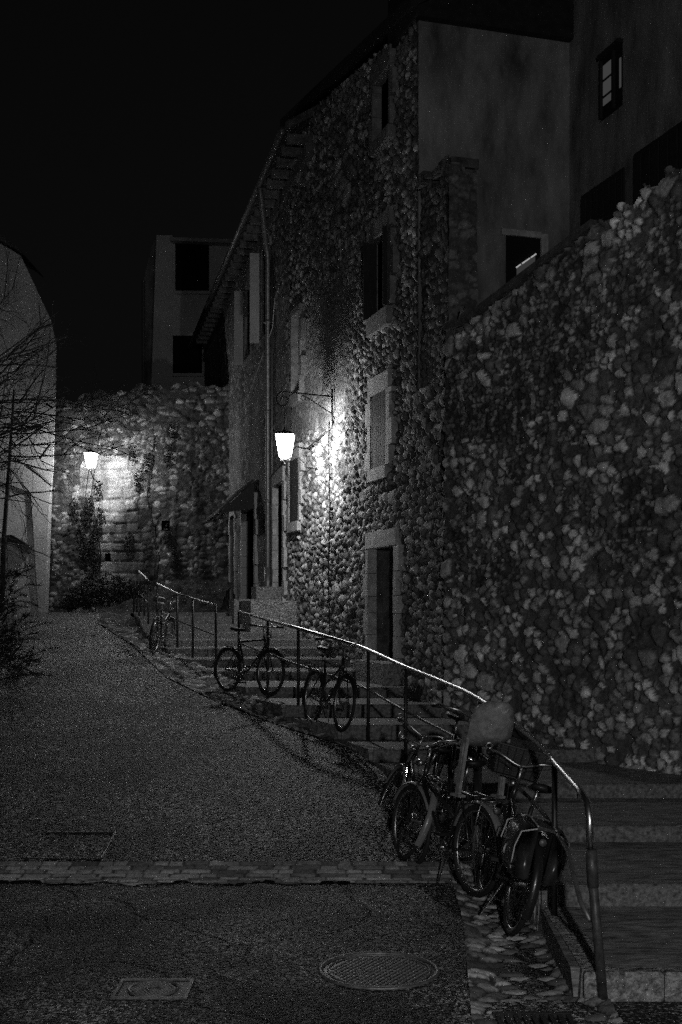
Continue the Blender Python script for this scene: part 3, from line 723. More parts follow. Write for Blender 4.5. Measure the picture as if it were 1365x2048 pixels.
# ------------------------------------------------------------------ lanterns
def lantern(loc, watts, label, group='street lanterns along the lane', hang=None):
    """square tapering lantern, pointed roof, hanging rod; loc is the middle of the glass"""
    t = empty('street_lantern', loc, label, 'lantern', group)
    wt, wb, hh = .215, .125, .19        # corner radius top, bottom, half height
    z0, z1 = -hh, hh
    q = MB(); q.lathe((0,0,0), [(wb, z0), (wt, z1)], square=True)
    q.f = q.f[:4]                        # open frustum: four panes only
    local(q.build('glass', M['lglass'], t))
    q = MB()
    for k in range(4):
        a = 2*math.pi*(k+.5)/4; c, s = math.cos(a), math.sin(a)
        q.tube([(wb*c, wb*s, z0), (wt*c, wt*s, z1)], .010, 5)
        a2 = a+math.pi/2; c2, s2 = math.cos(a2), math.sin(a2)
        q.tube([(wb*c, wb*s, z0), (wb*c2, wb*s2, z0)], .011, 5); q.tube([(wt*c, wt*s, z1), (wt*c2, wt*s2, z1)], .007, 5)
        q.tube([(wb*c, wb*s, z0), (wb*.75*c, wb*.75*s, z0-.02), (wb*.35*c, wb*.35*s, z0-.035), (0, 0, z0-.085)], .009, 5)
    q.lathe((0,0,z0-.11), [(.004, 0), (.017, .012), (.017, .025), (.006, .04)], 8)
    local(q.build('cage', M['iron'], t))
    q = MB(); q.lathe((0,0,z1), [(wt+.004, .0), (wt+.006, .008), (.12, .045), (.05, .06)], square=True)
    q.lathe((0,0,z1), [(.035,.06), (.04,.07), (.02,.085), (.008,.11)], 10)
    local(q.build('lamp_roof', M['iron'], t))
    q = MB(); q.lathe((0,0,z1-.075), [(.01, -.05), (.034, -.03), (.036, .0), (.02, .03), (.015, .07)], 10); local(q.build('bulb', M['bulb'], t, True))
    ld = bpy.data.lights.new('lantern_light', 'POINT'); ld.energy = watts; ld.shadow_soft_size = .10; ld.color = (1, 1, 1)
    lo = bpy.data.objects.new('lantern_light', ld); COL.objects.link(lo); lo.parent = t; lo.location = (0, 0, z1-.075); 
    # the small bulb must not shade its own light: light sits just under it
    lo.location.z = z1-.16
    return t
wallpt = F_TOW(s_of(19.35), 5.48, .06)
out = F_TOW.n
Lp = P(570, 893, 19.1)
l1 = lantern(Lp, LAMP1_W, 'lit square lantern hanging from the scrolled iron bracket on the rubble house')
rotz = math.atan2(out.y, out.x)
q = MB()
arm0 = F_TOW(s_of(19.35), 5.5, .05)
top = Vector((Lp.x, Lp.y, 5.53))
def L1(v): return Vector(v)-Vector(Lp)
scroll = []
for i in range(34):                     # big scroll at the free end
    a = math.pi/2+i*.245; r = .135-.0030*i
    c = top+out*.02+Vector((0,0,-.13)); c = c
    scroll.append(L1(c+out*(-math.cos(a))*r+Vector((0,0,math.sin(a)*r))))
q.tube([L1(arm0), L1(arm0.lerp(top, .5)), L1(top+Vector((0,0,.005)))]+scroll[1:], .014, 6)
q.tube([L1(F_TOW(s_of(19.35), 5.62, .06)), L1(F_TOW(s_of(19.35), 4.98, .06))], .017, 6)
q.tube([L1(F_TOW(s_of(19.35), 5.22, .06)), L1(arm0.lerp(top, .55)+Vector((0,0,-.05))), L1(arm0.lerp(top, .62)+Vector((0,0,-.03)))], .011, 6)
q.ring(L1(arm0.lerp(top, .62)+Vector((0,0,-.065))), out.cross(Vector((0,0,1))), .036, .007, 16, 5)
q.tube([(0,0,5.27-Lp.z), (0,0,.29)], .006, 6)
local(q.build('bracket', M['iron'], l1, True))
# lantern two on the end wall
L2p = P(182, 921, 29.95)
l2 = lantern(L2p, LAMP2_W, 'farther lit lantern on the end wall among bare branches')
q = MB(); q.tube([(0,0,-.27), (0,.25,-.42), (0,.9,-.46), (0,1.5,-.46)], .014, 6); q.tube([(0,1.42,-.7), (0,1.42,-.2)], .018, 6); q.tube([(0,0,-.25), (0,0,-.3)], .02, 6)
local(q.build('bracket', M['iron'], l2, True))
# lantern three stands on its post behind the camera
l3 = lantern(Vector((.75, -2.2, 3.3)), LAMP3_W, 'tall post lantern standing behind the viewpoint at the foot of the lane')
q = MB(); q.tube([(0,0,-3.3), (0,0,-.9), (0,0,-.3)], [.06, .045, .03], 10); q.lathe((0,0,-3.3), [(.16,0),(.16,.1),(.1,.25),(.07,.8)], 12)
local(q.build('post', M['iron'], l3, True))

# ------------------------------------------------------------------ cables on the house front
q = MB()
pts = [F_TOW(s_of(19.38), z, .10+.01*math.sin(z*3)) for z in np.linspace(5.0, 1.55, 14)]
q.tube([F_TOW(s_of(19.35), 5.1, .1)]+pts, .011, 5)
tag(q.build('lamp_cable', M['cable'], smooth=True), 'thin black cable running straight down the rubble wall below the lantern bracket', 'cable')
q = MB()
q.tube([F_TOW(s_of(19.45), 4.95, .13), F_TOW(s_of(20.6), 4.82, .13), F_TOW(s_of(21.3), 4.95, .13)]+[F_ROW(sr(Y), z, .12) for Y, z in ((22.3, 4.83), (23.6, 4.72), (24.0, 4.68))], .012, 5)
tag(q.build('wall_cable', M['cable'], smooth=True), 'dark cable slanting along the wall from the bracket to the drainpipe', 'cable')
q = MB(); q.tube([F_ROW(sr(23.3), 8.1, .12), F_ROW(sr(23.6), 7.6, .12), F_ROW(sr(26.6), 6.9, .12), F_ROW(sr(29), 6.3, .12)], .01, 5)
tag(q.build('pale_cable', M['palecable'], smooth=True), 'pale thin cable sagging across the upper front of the row house', 'cable')
q = MB(); q.tube([F_TOW(s_of(21.1), 4.72, .12), F_TOW(s_of(20.6), 4.52, .13), F_TOW(s_of(19.9), 4.42, .13), F_TOW(s_of(19.2), 4.55, .13), F_TOW(s_of(18.3), 5.0, .13), F_TOW(s_of(17.5), 5.2, .12)], .007, 5)
tag(q.build('slack_cable', M['palecable'], smooth=True), 'slack pale wire looping over the bright stones beside the lantern', 'cable')

# ------------------------------------------------------------------ handrails
def smoothpath(pts, n=6):
    pts = [Vector(p) for p in pts]; out_ = []
    for i in range(len(pts)-1):
        p0 = pts[max(i-1, 0)]; p1 = pts[i]; p2 = pts[i+1]; p3 = pts[min(i+2, len(pts)-1)]
        for k in range(n):
            t = k/n; out_.append(.5*((2*p1)+(p2-p0)*t+(2*p0-5*p1+4*p2-p3)*t*t+(-p0+3*p1-3*p2+p3)*t**3))
    out_.append(pts[-1]); return out_
def railing(name, pts, posts, label, mid=True, end_bend=None, mid_from=0):
    t = empty('handrail', pts[0]-Vector((0,0,1)), label, 'railing', 'handrails along the steps')
    path = smoothpath(pts)
    if end_bend: path = end_bend+path
    q = MB(); q.tube(path, .0215, 8); q.build('top_rail', M['steel'], t, True)
    if mid:
        mp_ = [p-Vector((0,0,.44)) for p in path[(len(end_bend) if end_bend else 0):]]
        if end_bend: mp_ = [end_bend[0]+Vector((.0,0,-.38)), end_bend[0]+Vector((-.03,.12,-.30))]+mp_[3:]
        q = MB(); q.tube(mp_, .014, 8); q.build('middle_rail', M['steel'] if False else M['zinc'], t, True)
    for (b0, t0) in posts:
        q = MB(); q.tube([b0, t0], .019, 8); q.build('post', M['iron'], t, True)
    adopt(t); return t
def mk(x, y, Y): return P(x, y, Y)
def postat(x, y, Y, drop=1.0):
    tp = P(x, y, Y)-Vector((0,0,.01)); zb = min(stair_z(Y), float(ramp_z(Y))+.3)-.06
    return (Vector((tp.x, tp.y, zb)), tp)
rp = [(1160,1580,6.62),(1110,1524,7.6),(1070,1480,8.3),(960,1398,9.8),(885,1363,10.9),(812,1334,11.9),(737,1300,13.2),(690,1284,13.75),(597,1257,14.5),(536,1240,15.6),(478,1223,16.8)]
r1 = railing('handrail', [mk(*p) for p in rp], [postat(*rp[i]) for i in (1, 3, 5, 6, 8, 9, 10)],
  'longest handrail section, curving up from the foot of the steps past the parked bicycles', end_bend=[mk(1181,1700,6.42), mk(1180,1640,6.42), mk(1176,1606,6.46)])
q = MB(); q.tube([mk(1207,1998,6.38), mk(1182,1715,6.40)], .026, 10); q.tube([mk(1187,1775,6.40), mk(1183,1700,6.40)], .031, 10)
o = q.build('post', M['castiron2'], r1, True); o.matrix_parent_inverse = Matrix.Translation(r1.location).inverted()
rp = [(432,1211,17.6),(386,1197,18.9),(355,1187,19.6),(315,1168,21.5)]
railing('handrail', [mk(*p) for p in rp], [postat(*p) for p in rp], 'middle handrail section with four posts beside the farthest bicycle')
rp = [(297,1161,22.5),(288,1152,24),(278,1143,26)]
railing('handrail', [mk(*p) for p in rp], [(P(x,yb,Y), P(x,yt,Y)) for x,yt,yb,Y in ((297,1161,1266,22.5),(289,1160,1258,23.6),(281,1162,1250,24.8),(274,1163,1243,26),(268,1165,1238,27.3))],
  'short uppermost handrail section of close posts under the lit end wall')

# ------------------------------------------------------------------ bicycles
def wheel(parent, x, fender=True, steer=0, fm='paint', spokes=22):
    Rw = .335
    q = MB(); q.ring((x,0,Rw), (0,1,0), Rw-.019, .0195, 44, 8); wl_ = local(q.build('wheel', M['rubber'], parent, True))
    q = MB(); q.ring((x,0,Rw), (0,1,0), Rw-.045, .011, 44, 6); local(q.build('rim', M['chrome'], wl_, True))
    q = MB(); q.tube([(x,-.05,Rw),(x,.05,Rw)], .018, 8)
    for i in range(spokes):
        a = 2*math.pi*i/spokes; b = a+(.35 if i % 2 else -.35); s = .03 if i % 4 < 2 else -.03
        q.tube([(x+.018*math.cos(b), s, Rw+.018*math.sin(b)), (x+(Rw-.05)*math.cos(a), 0, Rw+(Rw-.05)*math.sin(a))], .0016, 4, False)
    local(q.build('spokes', M['alloy'], wl_))
    if fender:
        q = MB(); o_ = 0
        n = 22; a0, a1 = (R(15), R(200)) if x < .5 else (R(-20), R(165))
        a0, a1 = (R(20), R(205)) if x < .5 else (R(20), R(150))
        for i in range(n+1):
            a = a0+(a1-a0)*i/n
            for (w_, rr) in ((-.03, Rw+.012), (-.02, Rw+.026), (.02, Rw+.026), (.03, Rw+.012)):
                q.v.append((x+rr*math.cos(a), w_, Rw+rr*math.sin(a)))
        for i in range(n):
            for k in range(3): q.f.append((i*4+k, (i+1)*4+k, (i+1)*4+k+1, i*4+k+1))
        local(q.build('mudguard', M[fm], parent, True))
    return wl_
def bicycle(label, loc, heading, lean, scale=1, style='city', fm='paint', gm_='paint', extras=(), steer=0):
    """local frame: x forward (rear hub x=0, front hub x=1.06), y left, z up"""
    t = empty('bicycle', loc, label, 'bicycle', 'bicycles parked against the handrail')
    Rw = .335; rear = Vector((0,0,Rw)); front = Vector((1.06,0,Rw)); bb = Vector((.44,0,.28))
    seat = Vector((.25,0,.80)); head = Vector((.86,0,.86)); hl = Vector((.905,0,.70))
    q = MB()
    q.tube([bb, bb.lerp(seat, 1)], .016, 8)
    if style == 'diamond': q.tube([seat-Vector((-.02,0,.04)), head-Vector((-.01,0,.05))], .015, 8); q.tube([bb, hl], .018, 8)
    else: q.tube([bb, Vector((.62,0,.40)), hl], .018, 8); q.tube([bb.lerp(seat,.45), hl+Vector((-.01,0,.07))], .015, 8)
    q.tube([head, hl], .02, 8)
    for s in (-1, 1):
        q.tube([bb+Vector((0,.03*s,0)), rear+Vector((0,.06*s,0))], .009, 6)
        q.tube([seat+Vector((.01,.012*s,-.08)), rear+Vector((0,.06*s,0))], .008, 6)
    local(q.build('frame', M[gm_], t, True))
    q = MB()
    for s in (-1, 1): q.tube([hl+Vector((0,.045*s,-.0)), hl+Vector((.02,.05*s,-.04)), front+Vector((-.03,.055*s,.05)), front+Vector((0,.055*s,0))], .010, 6)
    q.tube([hl+Vector((0,-.05,0)), hl+Vector((0,.05,0))], .014, 6)
    local(q.build('fork', M[gm_], t, True))
    wheel(t, 0, True, fm=fm); wheel(t, 1.06, True, fm=fm)
    q = MB(); q.tube([seat, seat+Vector((-.03,0,.12))], .012, 8); sp_ = local(q.build('seat_post', M['chrome'], t, True))
    # saddle
    q = MB(); prof = [(-.15,.075,.02),(-.12,.088,.035),(-.05,.075,.038),(.03,.035,.03),(.10,.022,.025),(.14,.012,.012)]
    c = seat+Vector((-.03,0,.125))
    for (dx, wd, hh) in prof:
        for k in range(8):
            a = 2*math.pi*k/8; q.v.append((c.x+dx, c.y+wd*math.cos(a), c.z+.02+hh*.8*math.sin(a)+(.015 if dx < -.1 else 0)))
    for i in range(len(prof)-1):
        for k in range(8): k2 = (k+1) % 8; q.f.append((i*8+k, i*8+k2, (i+1)*8+k2, (i+1)*8+k))
    q.f.append(tuple(range(8))[::-1]); q.f.append(tuple(40+k for k in range(8)))
    local(q.build('saddle', M['black'] if style != 'pale' else M['plastic'], t, True))
    # handlebar
    q = MB(); hs = head+Vector((-.03,0,.12)); q.tube([head, hs], .012, 8); q.tube([hs, hs+Vector((.06,0,.02))], .013, 8)
    hb = hs+Vector((.06,0,.02)); sn, cs = math.sin(steer), math.cos(steer)
    def rot(v): v = Vector(v)-hb; return hb+Vector((v.x*cs-v.y*sn, v.x*sn+v.y*cs, v.z))
    if style == 'diamond': hp = [(.02,.30,.01),(.015,.1,0),(0,0,0),(.015,-.1,0),(.02,-.30,.01)]
    else: hp = [(-.20,.29,.05),(-.06,.27,.06),(.02,.16,.05),(0,0,0),(.02,-.16,.05),(-.06,-.27,.06),(-.20,-.29,.05)]
    hp = [rot(hb+Vector(p)) for p in hp]
    q.tube(smoothpath(hp, 4), .0115, 7)
    hbo = local(q.build('handlebar', M['chrome'], t, True))
    for pa_, pb_ in ((hp[0], hp[1]), (hp[-1], hp[-2])):
        q = MB(); d_ = (pb_-pa_).normalized(); q.tube([pa_-d_*.01, pa_+d_*.12], .017, 8); local(q.build('grip', M['black'], hbo, True))
    q = MB(); q.ring(hp[1]+Vector((.0,0,.03)), (1,0,.3), .022, .008, 12, 6); local(q.build('bell', M['chrome'], hbo, True))
    q = MB()
    for s in (-1, 1):
        q.tube([hp[1] if s > 0 else hp[-2], head+Vector((.10,.05*s,.10)), head+Vector((.10,.02*s,-.1)), hl+Vector((.05,.02*s,-.05))], .003, 5)
    local(q.build('brake_cable', M['black'], t))
    # drivetrain
    q = MB(); q.ring(bb+Vector((0,-.05,0)), (0,1,0), .085, .006, 28, 5); q.tube([bb+Vector((0,-.07,0)), bb+Vector((0,.07,0))], .018, 8)
    for i in range(5): a = i*2*math.pi/5; q.tube([bb+Vector((0,-.05,0)), bb+Vector((.082*math.cos(a),-.05,.082*math.sin(a)))], .006, 5)
    cr_ = Vector((.12,0,-.12))
    q.tube([bb+Vector((0,-.065,0)), bb+Vector((0,-.075,0))+cr_], .009, 6); q.tube([bb+Vector((0,.065,0)), bb+Vector((0,.075,0))-cr_], .009, 6)
    q.tube([bb+Vector((0,-.05,.085)), rear+Vector((0,-.05,.035))], .004, 5); q.tube([bb+Vector((0,-.05,-.085)), rear+Vector((0,-.05,-.035))], .004, 5)
    local(q.build('crank', M['alloy'], t, True))
    for sgn in (-1, 1):
        c = bb+Vector((0,-.075*sgn,0))+cr_*sgn*1.0+Vector((0,-.05*sgn,0)); c = bb+Vector((sgn*.12, -sgn*.125, -sgn*.12))
        q = MB(); q.box(c.x-.035, c.x+.035, c.y-.045, c.y+.045, c.z-.011, c.z+.011); local(q.build('pedal', M['black'], t))
    # lamp
    q = MB(); q.tube([hl+Vector((.05,0,.16)), hl+Vector((.10,0,.16))], [.022,.034], 10); local(q.build('head_lamp', M['chrome'], t, True))
    if style != 'diamond':
        q = MB()
        for s in (-1, 1): q.tube([(.20,.06*s,.74), (-.22,.06*s,.72)], .005, 5); q.tube([(-.12,.06*s,.72), (0,.07*s,Rw)], .005, 5)
        for dx in (-.22,-.1,.02,.14): q.tube([(dx,-.06,.722+(dx+.22)*.04), (dx,.06,.722+(dx+.22)*.04)], .005, 5)
        local(q.build('rack', M['alloy'], t, True))
        q = MB(); q.tube([(-.235,0,.66), (-.25,0,.66)], .024, 12); local(q.build('reflector', M['castiron'], t, True))
    q = MB(); q.tube([(.38,.02,.27), (.30,.14,.02)], .007, 6); local(q.build('kickstand', M['alloy'], t))
    if 'child_seat' in extras: child_seat(t)
    if 'basket' in extras: basket(t)
    if 'panniers' in extras: panniers(t)
    hx = math.atan2(heading[1], heading[0])
    t.rotation_euler = (R(lean), 0, hx); t.rotation_mode = 'XYZ'
    # lean about the heading axis: rotate first about local x, then about z
    t.scale = (scale,)*3
    return t
def child_seat(t):
    # shell: curved back, seat pan and two leg guards over the rear wheel
    q = MB(); n, m_ = 12, 12; th = .012
    def shell(u, v, off):
        # u -1..1 across, v 0..1 from pan to top of back
        w_ = .185*(1-.35*max(0, v-.62)/.38*abs(1))*(1 if v > .2 else .9)
        if v > .8: w_ = .185*math.sqrt(max(.02, 1-((v-.8)/.2)**2*.85))*.87
        x = -.13+.30*max(0, .28-v)/.28 - .10*v - .015; z = 1.10+.38*max(0, (v-.12))
        y = u*w_; x += .13*abs(u)**2.4*(1 if v > .1 else .5)
        return (x-off, y, z-(off if v < .2 else 0))
    for off in (0, th):
        for j in range(m_+1):
            for i in range(n+1): q.v.append(shell(-1+2*i/n, j/m_, off))
    K = (n+1)*(m_+1)
    for j in range(m_):
        for i in range(n):
            a = j*(n+1)+i; q.f.append((a, a+1, a+n+2, a+n+1)); q.f.append((K+a, K+a+n+1, K+a+n+2, K+a+1))
    rim = [j*(n+1) for j in range(m_+1)]+[m_*(n+1)+i for i in range(1, n+1)]+[j*(n+1)+n for j in range(m_-1, -1, -1)]
    for a, b in zip(rim, rim[1:]): q.f.append((a, b, K+b, K+a))
    cs_ = local(q.build('child_seat', M['plastic'], t, True))
    for s in (-1, 1):
        q = MB()
        q.hexa([(.0,s*.18-.012,.74),(.05,s*.18-.012,.74),(.05,s*.18+.012,.74),(.0,s*.18+.012,.74),(-.05,s*.172-.012,1.16),(.02,s*.172-.012,1.16),(.02,s*.172+.012,1.16),(-.05,s*.172+.012,1.16)])
        q.box(-.02,.10,s*.17-.03,s*.17+.03,.72,.738); q.tube([(.02,s*.176,.74),(-.02,s*.176,1.12)], .016, 6)
        local(q.build('leg_guard', M['plastic'], cs_))
    # oval mark and small triangle moulded on the back
    q = MB(); q.ring((-.240,0,1.385), (1,0,.15), .026, .0035, 20, 5); q.ring((-.240,0,1.378), (1,0,.15), .010, .003, 12, 5)
    local(q.build('emblem', M['reflect'], cs_))
def basket(t):
    q = MB(); x0, x1, z0, z1 = .96, 1.24, .90, 1.12
    for j in range(7):
        z = z0+(z1-z0)*j/6; gx = .03*(1-j/6)
        q.tube([(x0+gx,-.19+gx,z),(x1-gx,-.19+gx,z),(x1-gx,.19-gx,z),(x0+gx,.19-gx,z),(x0+gx,-.19+gx,z)], .005 if j < 6 else .009, 5)
    for i in range(26):
        f = i/26*4; k = int(f); fr = f-k
        cs = [(x0,-.19),(x1,-.19),(x1,.19),(x0,.19),(x0,-.19)]; a, b = cs[k], cs[k+1]
        px, py = a[0]+(b[0]-a[0])*fr, a[1]+(b[1]-a[1])*fr; mx_ = (x0+x1)/2
        q.tube([(px,py,z1),(mx_+(px-mx_)*.85,py*.85,z0)], .0035, 4)
    for i in range(8): q.tube([(x0+.04+i*.034,-.16,z0),(x0+.04+i*.034,.16,z0)], .0035, 4)
    bo_ = local(q.build('basket', M['iron'], t))
    q = MB(); q.hexa([(x0+.035,-.155,z0+.01),(x1-.035,-.155,z0+.01),(x1-.035,.155,z0+.01),(x0+.035,.155,z0+.01),(x0+.008,-.182,z1-.01),(x1-.008,-.182,z1+.05),(x1-.008,.182,z1+.05),(x0+.008,.182,z1-.01)]); local(q.build('liner', M['vinyl'], bo_))
def panniers(t):
    rn = random.Random(3)
    for s in (-1, 1):
        q = MB(); n = 8
        prof = [(.74,.05),(.76,.11),(.70,.155),(.60,.17),(.48,.165),(.41,.13),(.40,.07)]
        xs = [-.27,-.24,-.12,0,.10,.14]
        for i, x in enumerate(xs):
            k = .8 if i in (0, len(xs)-1) else 1
            for (z, y) in prof+[(.42,.05)]: q.v.append((x+(.74-z)*-.05, s*(.05+(y-.05)*k+.006*rn.uniform(-1,1)), .57+(z-.57)*(.93 if k < 1 else 1)))
        m_ = len(prof)+1
        for i in range(len(xs)-1):
            for j in range(m_): j2 = (j+1) % m_; q.f.append((i*m_+j, i*m_+j2, (i+1)*m_+j2, (i+1)*m_+j))
        q.f.append(tuple(range(m_))); q.f.append(tuple((len(xs)-1)*m_+j for j in range(m_)))
        pb_ = local(q.build('pannier', M['vinyl'], t, True))
        q = MB(); q.tube([(-.278,s*.06,.74),(-.272,s*.155,.70),(-.262,s*.172,.60),(-.25,s*.16,.46)], .005, 5)
        q.tube([(.13,s*.06,.76),(.13,s*.165,.70),(.12,s*.182,.58)], .005, 5)
        q.tube([(-.27,s*.06,.755),(-.05,s*.065,.775),(.13,s*.06,.765)], .005, 5)
        q.ring((-.10,s*.186,.55), (0,1,.1), .028, .006, 14, 5, R(-60), R(150)); q.ring((-.272,s*.12,.55), (1,0,0), .026, .006, 14, 5, R(-60), R(150))
        local(q.build('trim', M['reflect'], pb_))
    q = MB(); q.box(-.26, .14, -.06, .06, .735, .755); local(q.build('pannier_bridge', M['vinyl'], t))
gz = lambda Y: float(ramp_z(Y))
bicycle('farthest bicycle, upright beside the middle handrail with pale saddle and grips, seen from behind', (-3.02, 19.3, gz(19.3)-.01), (.10, 1), 7, .86, 'pale', extras=(), steer=.1)
bicycle('dark bicycle seen side-on with big front and rear wheels against the long handrail', (-1.53, 16.1, gz(16.1)-.015), (.80, -.93), -4, .88, 'diamond')
bicycle('bicycle facing the viewer with bright front mudguard under the middle of the long handrail', (-.36, 14.2, gz(14.2)-.015), (.36, -.93), -7, .94, 'city', steer=.3)
bicycle('bicycle with pale mudguards tilting steeply behind the child seat', (.48, 9.7, gz(9.7)-.01), (-.16, .98), 23, .98, 'city', fm='paint2')
bicycle('bicycle carrying a pale grey child seat over its big rear wheel', (.965, 8.75, -.01), (-.40, .92), 5, 1.0, 'city', fm='paint2', extras=('child_seat',))
bicycle('nearest bicycle with glossy black panniers at the rear and a dark basket in front', (1.08, 7.74, -.01), (-.05, .99), 15, 1.0, 'city', extras=('panniers', 'basket'))

bicycle('black bicycle jammed against the handrail between the tilting bicycle and the child seat', (.84, 10.6, gz(10.6)-.01), (.10, -.99), -9, 1.0, 'city', steer=.25)

# ------------------------------------------------------------------ covers in the pavement
def round_cover(c, D, label):
    t = empty('manhole_cover', c, label, 'manhole cover')
    q = MB(); q.ring((0,0,.004), (0,0,1), D/2-.012, .012, 48, 6, flat=1.3); q.ring((0,0,.003), (0,0,1), D/2-.055, .006, 48, 5); local(q.build('rim', M['castiron'], t, True))
    q = MB(); q.lathe((0,0,-.03), [(D/2-.01,0),(D/2-.01,.031)], 48); local(q.build('plate', M['iron'], t))
    q = MB(); n = int(D/.036)
    for i in range(-n, n+1):
        for j in range(-n, n+1):
            x, y = i*.036+(.018 if j % 2 else 0), j*.03
            if math.hypot(x, y) < D/2-.075: q.hexa([(x-.012,y-.004,.001),(x,y-.009,.001),(x+.012,y+.004,.001),(x,y+.009,.001),(x-.009,y-.003,.008),(x,y-.006,.008),(x+.009,y+.003,.008),(x,y+.006,.008)])
    local(q.build('tread_pattern', M['castiron'], t)); return t
round_cover((.22, 6.93, 0), .70, 'large round cast iron manhole cover in the worn asphalt')
t = empty('valve_cover', (-1.03, 6.59, 0), 'small rectangular iron cover with a round grid in the foreground asphalt', 'manhole cover')
q = MB()
for (x0,x1,y0,y1) in ((-.205,.205,-.165,-.15),(-.205,.205,.15,.165),(-.205,-.185,-.149,.149),(.185,.205,-.149,.149)): q.box(x0,x1,y0,y1,-.02,.012)
local(q.build('frame', M['castiron'], t))
q = MB(); q.box(-.184,.184,-.148,.148,-.02,.003); local(q.build('plate', M['iron'], t))
q = MB(); q.ring((0,0,.005),(0,0,1),.135,.008,36,5); q.ring((0,0,.005),(0,0,1),.035,.006,20,5)
for i in range(-7, 8):
    for j in range(-7, 8):
        x, y = i*.02+(.01 if j % 2 else 0), j*.018
        if .045 < math.hypot(x, y) < .122: q.box(x-.006,x+.006,y-.005,y+.005,.002,.009)
for v in q.v: pass
local(q.build('grid', M['castiron'], t))
t = empty('access_cover', (-2.25, 9.98, float(ramp_z(9.98))), 'asphalt-filled rectangular cover with pale metal side edges at the foot of the ramp', 'manhole cover')
sl = (ramp_z(10.3)-ramp_z(9.65))/.65
q = MB()
for x in (-.32, .32): q.hexa([(x-.008,-.30,-.03),(x+.008,-.30,-.03),(x+.008,.30,-.02+.6*sl-.02),(x-.008,.30,-.02+.6*sl-.02),(x-.008,-.30,-.30*sl+.016),(x+.008,-.30,-.30*sl+.016),(x+.008,.30,.30*sl+.016),(x-.008,.30,.30*sl+.016)])
local(q.build('edge', M['alloy'], t))
q = MB()
for y in (-.3, .3): q.box(-.312,.312,y-.012,y+.012,y*sl-.02,y*sl+.008)
local(q.build('joint', M['black'], t))
t = empty('drain_grate', (.98, 6.02, 0), 'dark drain grate cut by the bottom edge below the cobbled gutter', 'drain')
q = MB()
for i in range(9): q.box(-.19+i*.045,-.165+i*.045,-.17,.12,-.01,.02)
q.box(-.2,.2,.121,.15,-.01,.022); q.box(-.2,.2,-.2,-.171,-.01,.022)
local(q.build('bars', M['iron'], t))

# ------------------------------------------------------------------ vegetation
def bare_tree(name, base, height, targets, label, seed, r0=.13, gens=4, twig=.004, reach=-5.0):
    rn = random.Random(seed)
    t = empty('bare_tree', base, label, 'tree')
    base = Vector(base)
    tr = MB(); tw = MB()
    top = base+Vector((.3, 0, height))
    tr.tube([base-Vector((0,0,.2)), base+Vector((.05,.05,height*.35)), base+Vector((.2,0,height*.7)), top], [r0, r0*.8, r0*.6, r0*.3], 9)
    def grow(p, d, ln, r, g_):
        pts = [p]; q = p.copy(); dd = d.copy(); n = 6
        for i in range(n):
            dd = (dd+Vector((rn.uniform(-.16,.16), rn.uniform(-.16,.16), rn.uniform(-.12,.12)+(-.07 if g_ > 1 else .0)))).normalized()
            q = q+dd*ln/n
            if q.x > reach-(.0 if g_ < 2 else rn.uniform(0, .5)): break
            pts.append(q.copy())
            if g_ < gens and i > 0 and rn.random() < (.75 if g_ < 2 else .6):
                side = Vector((rn.uniform(-1,1), rn.uniform(-1,1), rn.uniform(-.5,.9))).normalized()
                grow(q.copy(), (dd*.75+side*.6).normalized(), ln*rn.uniform(.5,.72), max(r*.55, twig), g_+1)
        if len(pts) < 2: return
        (tr if g_ == 0 else tw).tube(pts, [max(r*(1-.13*i), twig*.7) for i in range(len(pts))], 6 if g_ < 2 else 4, False)
    for (h, tgt) in targets:
        p = base.lerp(top, h); v = Vector(tgt)-p; grow(p, v.normalized(), v.length, r0*.35, 0)
    tr.build('trunk', M['bark'], t, True); tw.build('twigs', M['bark'], t)
    adopt(t); return t
tg = []
rn = random.Random(8)
for (x, y, Y) in ((60,640,21),(100,700,21.5),(95,745,21),(105,800,21),(110,835,21.5),(90,905,21),(60,950,21),(40,1000,20.5),(105,770,22),(30,690,21),(70,870,20.5),(100,830,22.5)):
    tg.append((rn.uniform(.45,.95), P(x-10, y, Y)))
bare_tree('bare_tree', (-8.3, 21.2, 1.55), 5.2, tg, 'bare tree whose thin arching branches cross the left building', 5, r0=.10, reach=-4.95, gens=4)
tg = [(.8, P(200,850,29)), (.9, P(240,830,29)), (.85, P(262,880,28.5)), (.75, P(150,880,29)), (.95, P(215,800,29)), (.7, P(235,900,28.8))]
bare_tree('bare_tree', (-8.1, 28.6, 2.0), 5.3, tg, 'slender bare tree drooping twigs over the farther lantern', 9, r0=.07, gens=3, reach=-4.9)
def leafmass(mb, c, rad, n, size, rn, flatten=1):
    for i in range(n):
        d = Vector((rn.gauss(0,1), rn.gauss(0,1), rn.gauss(0,1))).normalized()*(rn.random()**.4)
        p = Vector(c)+Vector((d.x*rad[0], d.y*rad[1], d.z*rad[2]))
        u = Vector((rn.gauss(0,1), rn.gauss(0,1), rn.gauss(0,1))).normalized(); v = u.orthogonal().normalized(); s = size*rn.uniform(.5,1.4)
        mb.add([p-u*s, p+v*s*.6, p+u*s, p-v*s*.6], [(0,1,2,3)])
rn = random.Random(12)
ev = empty('evergreen_shrub', (-4.7, 16.5, 1.05), 'dark feathery evergreen shrub at the left edge of the ramp', 'shrub')
q = MB()
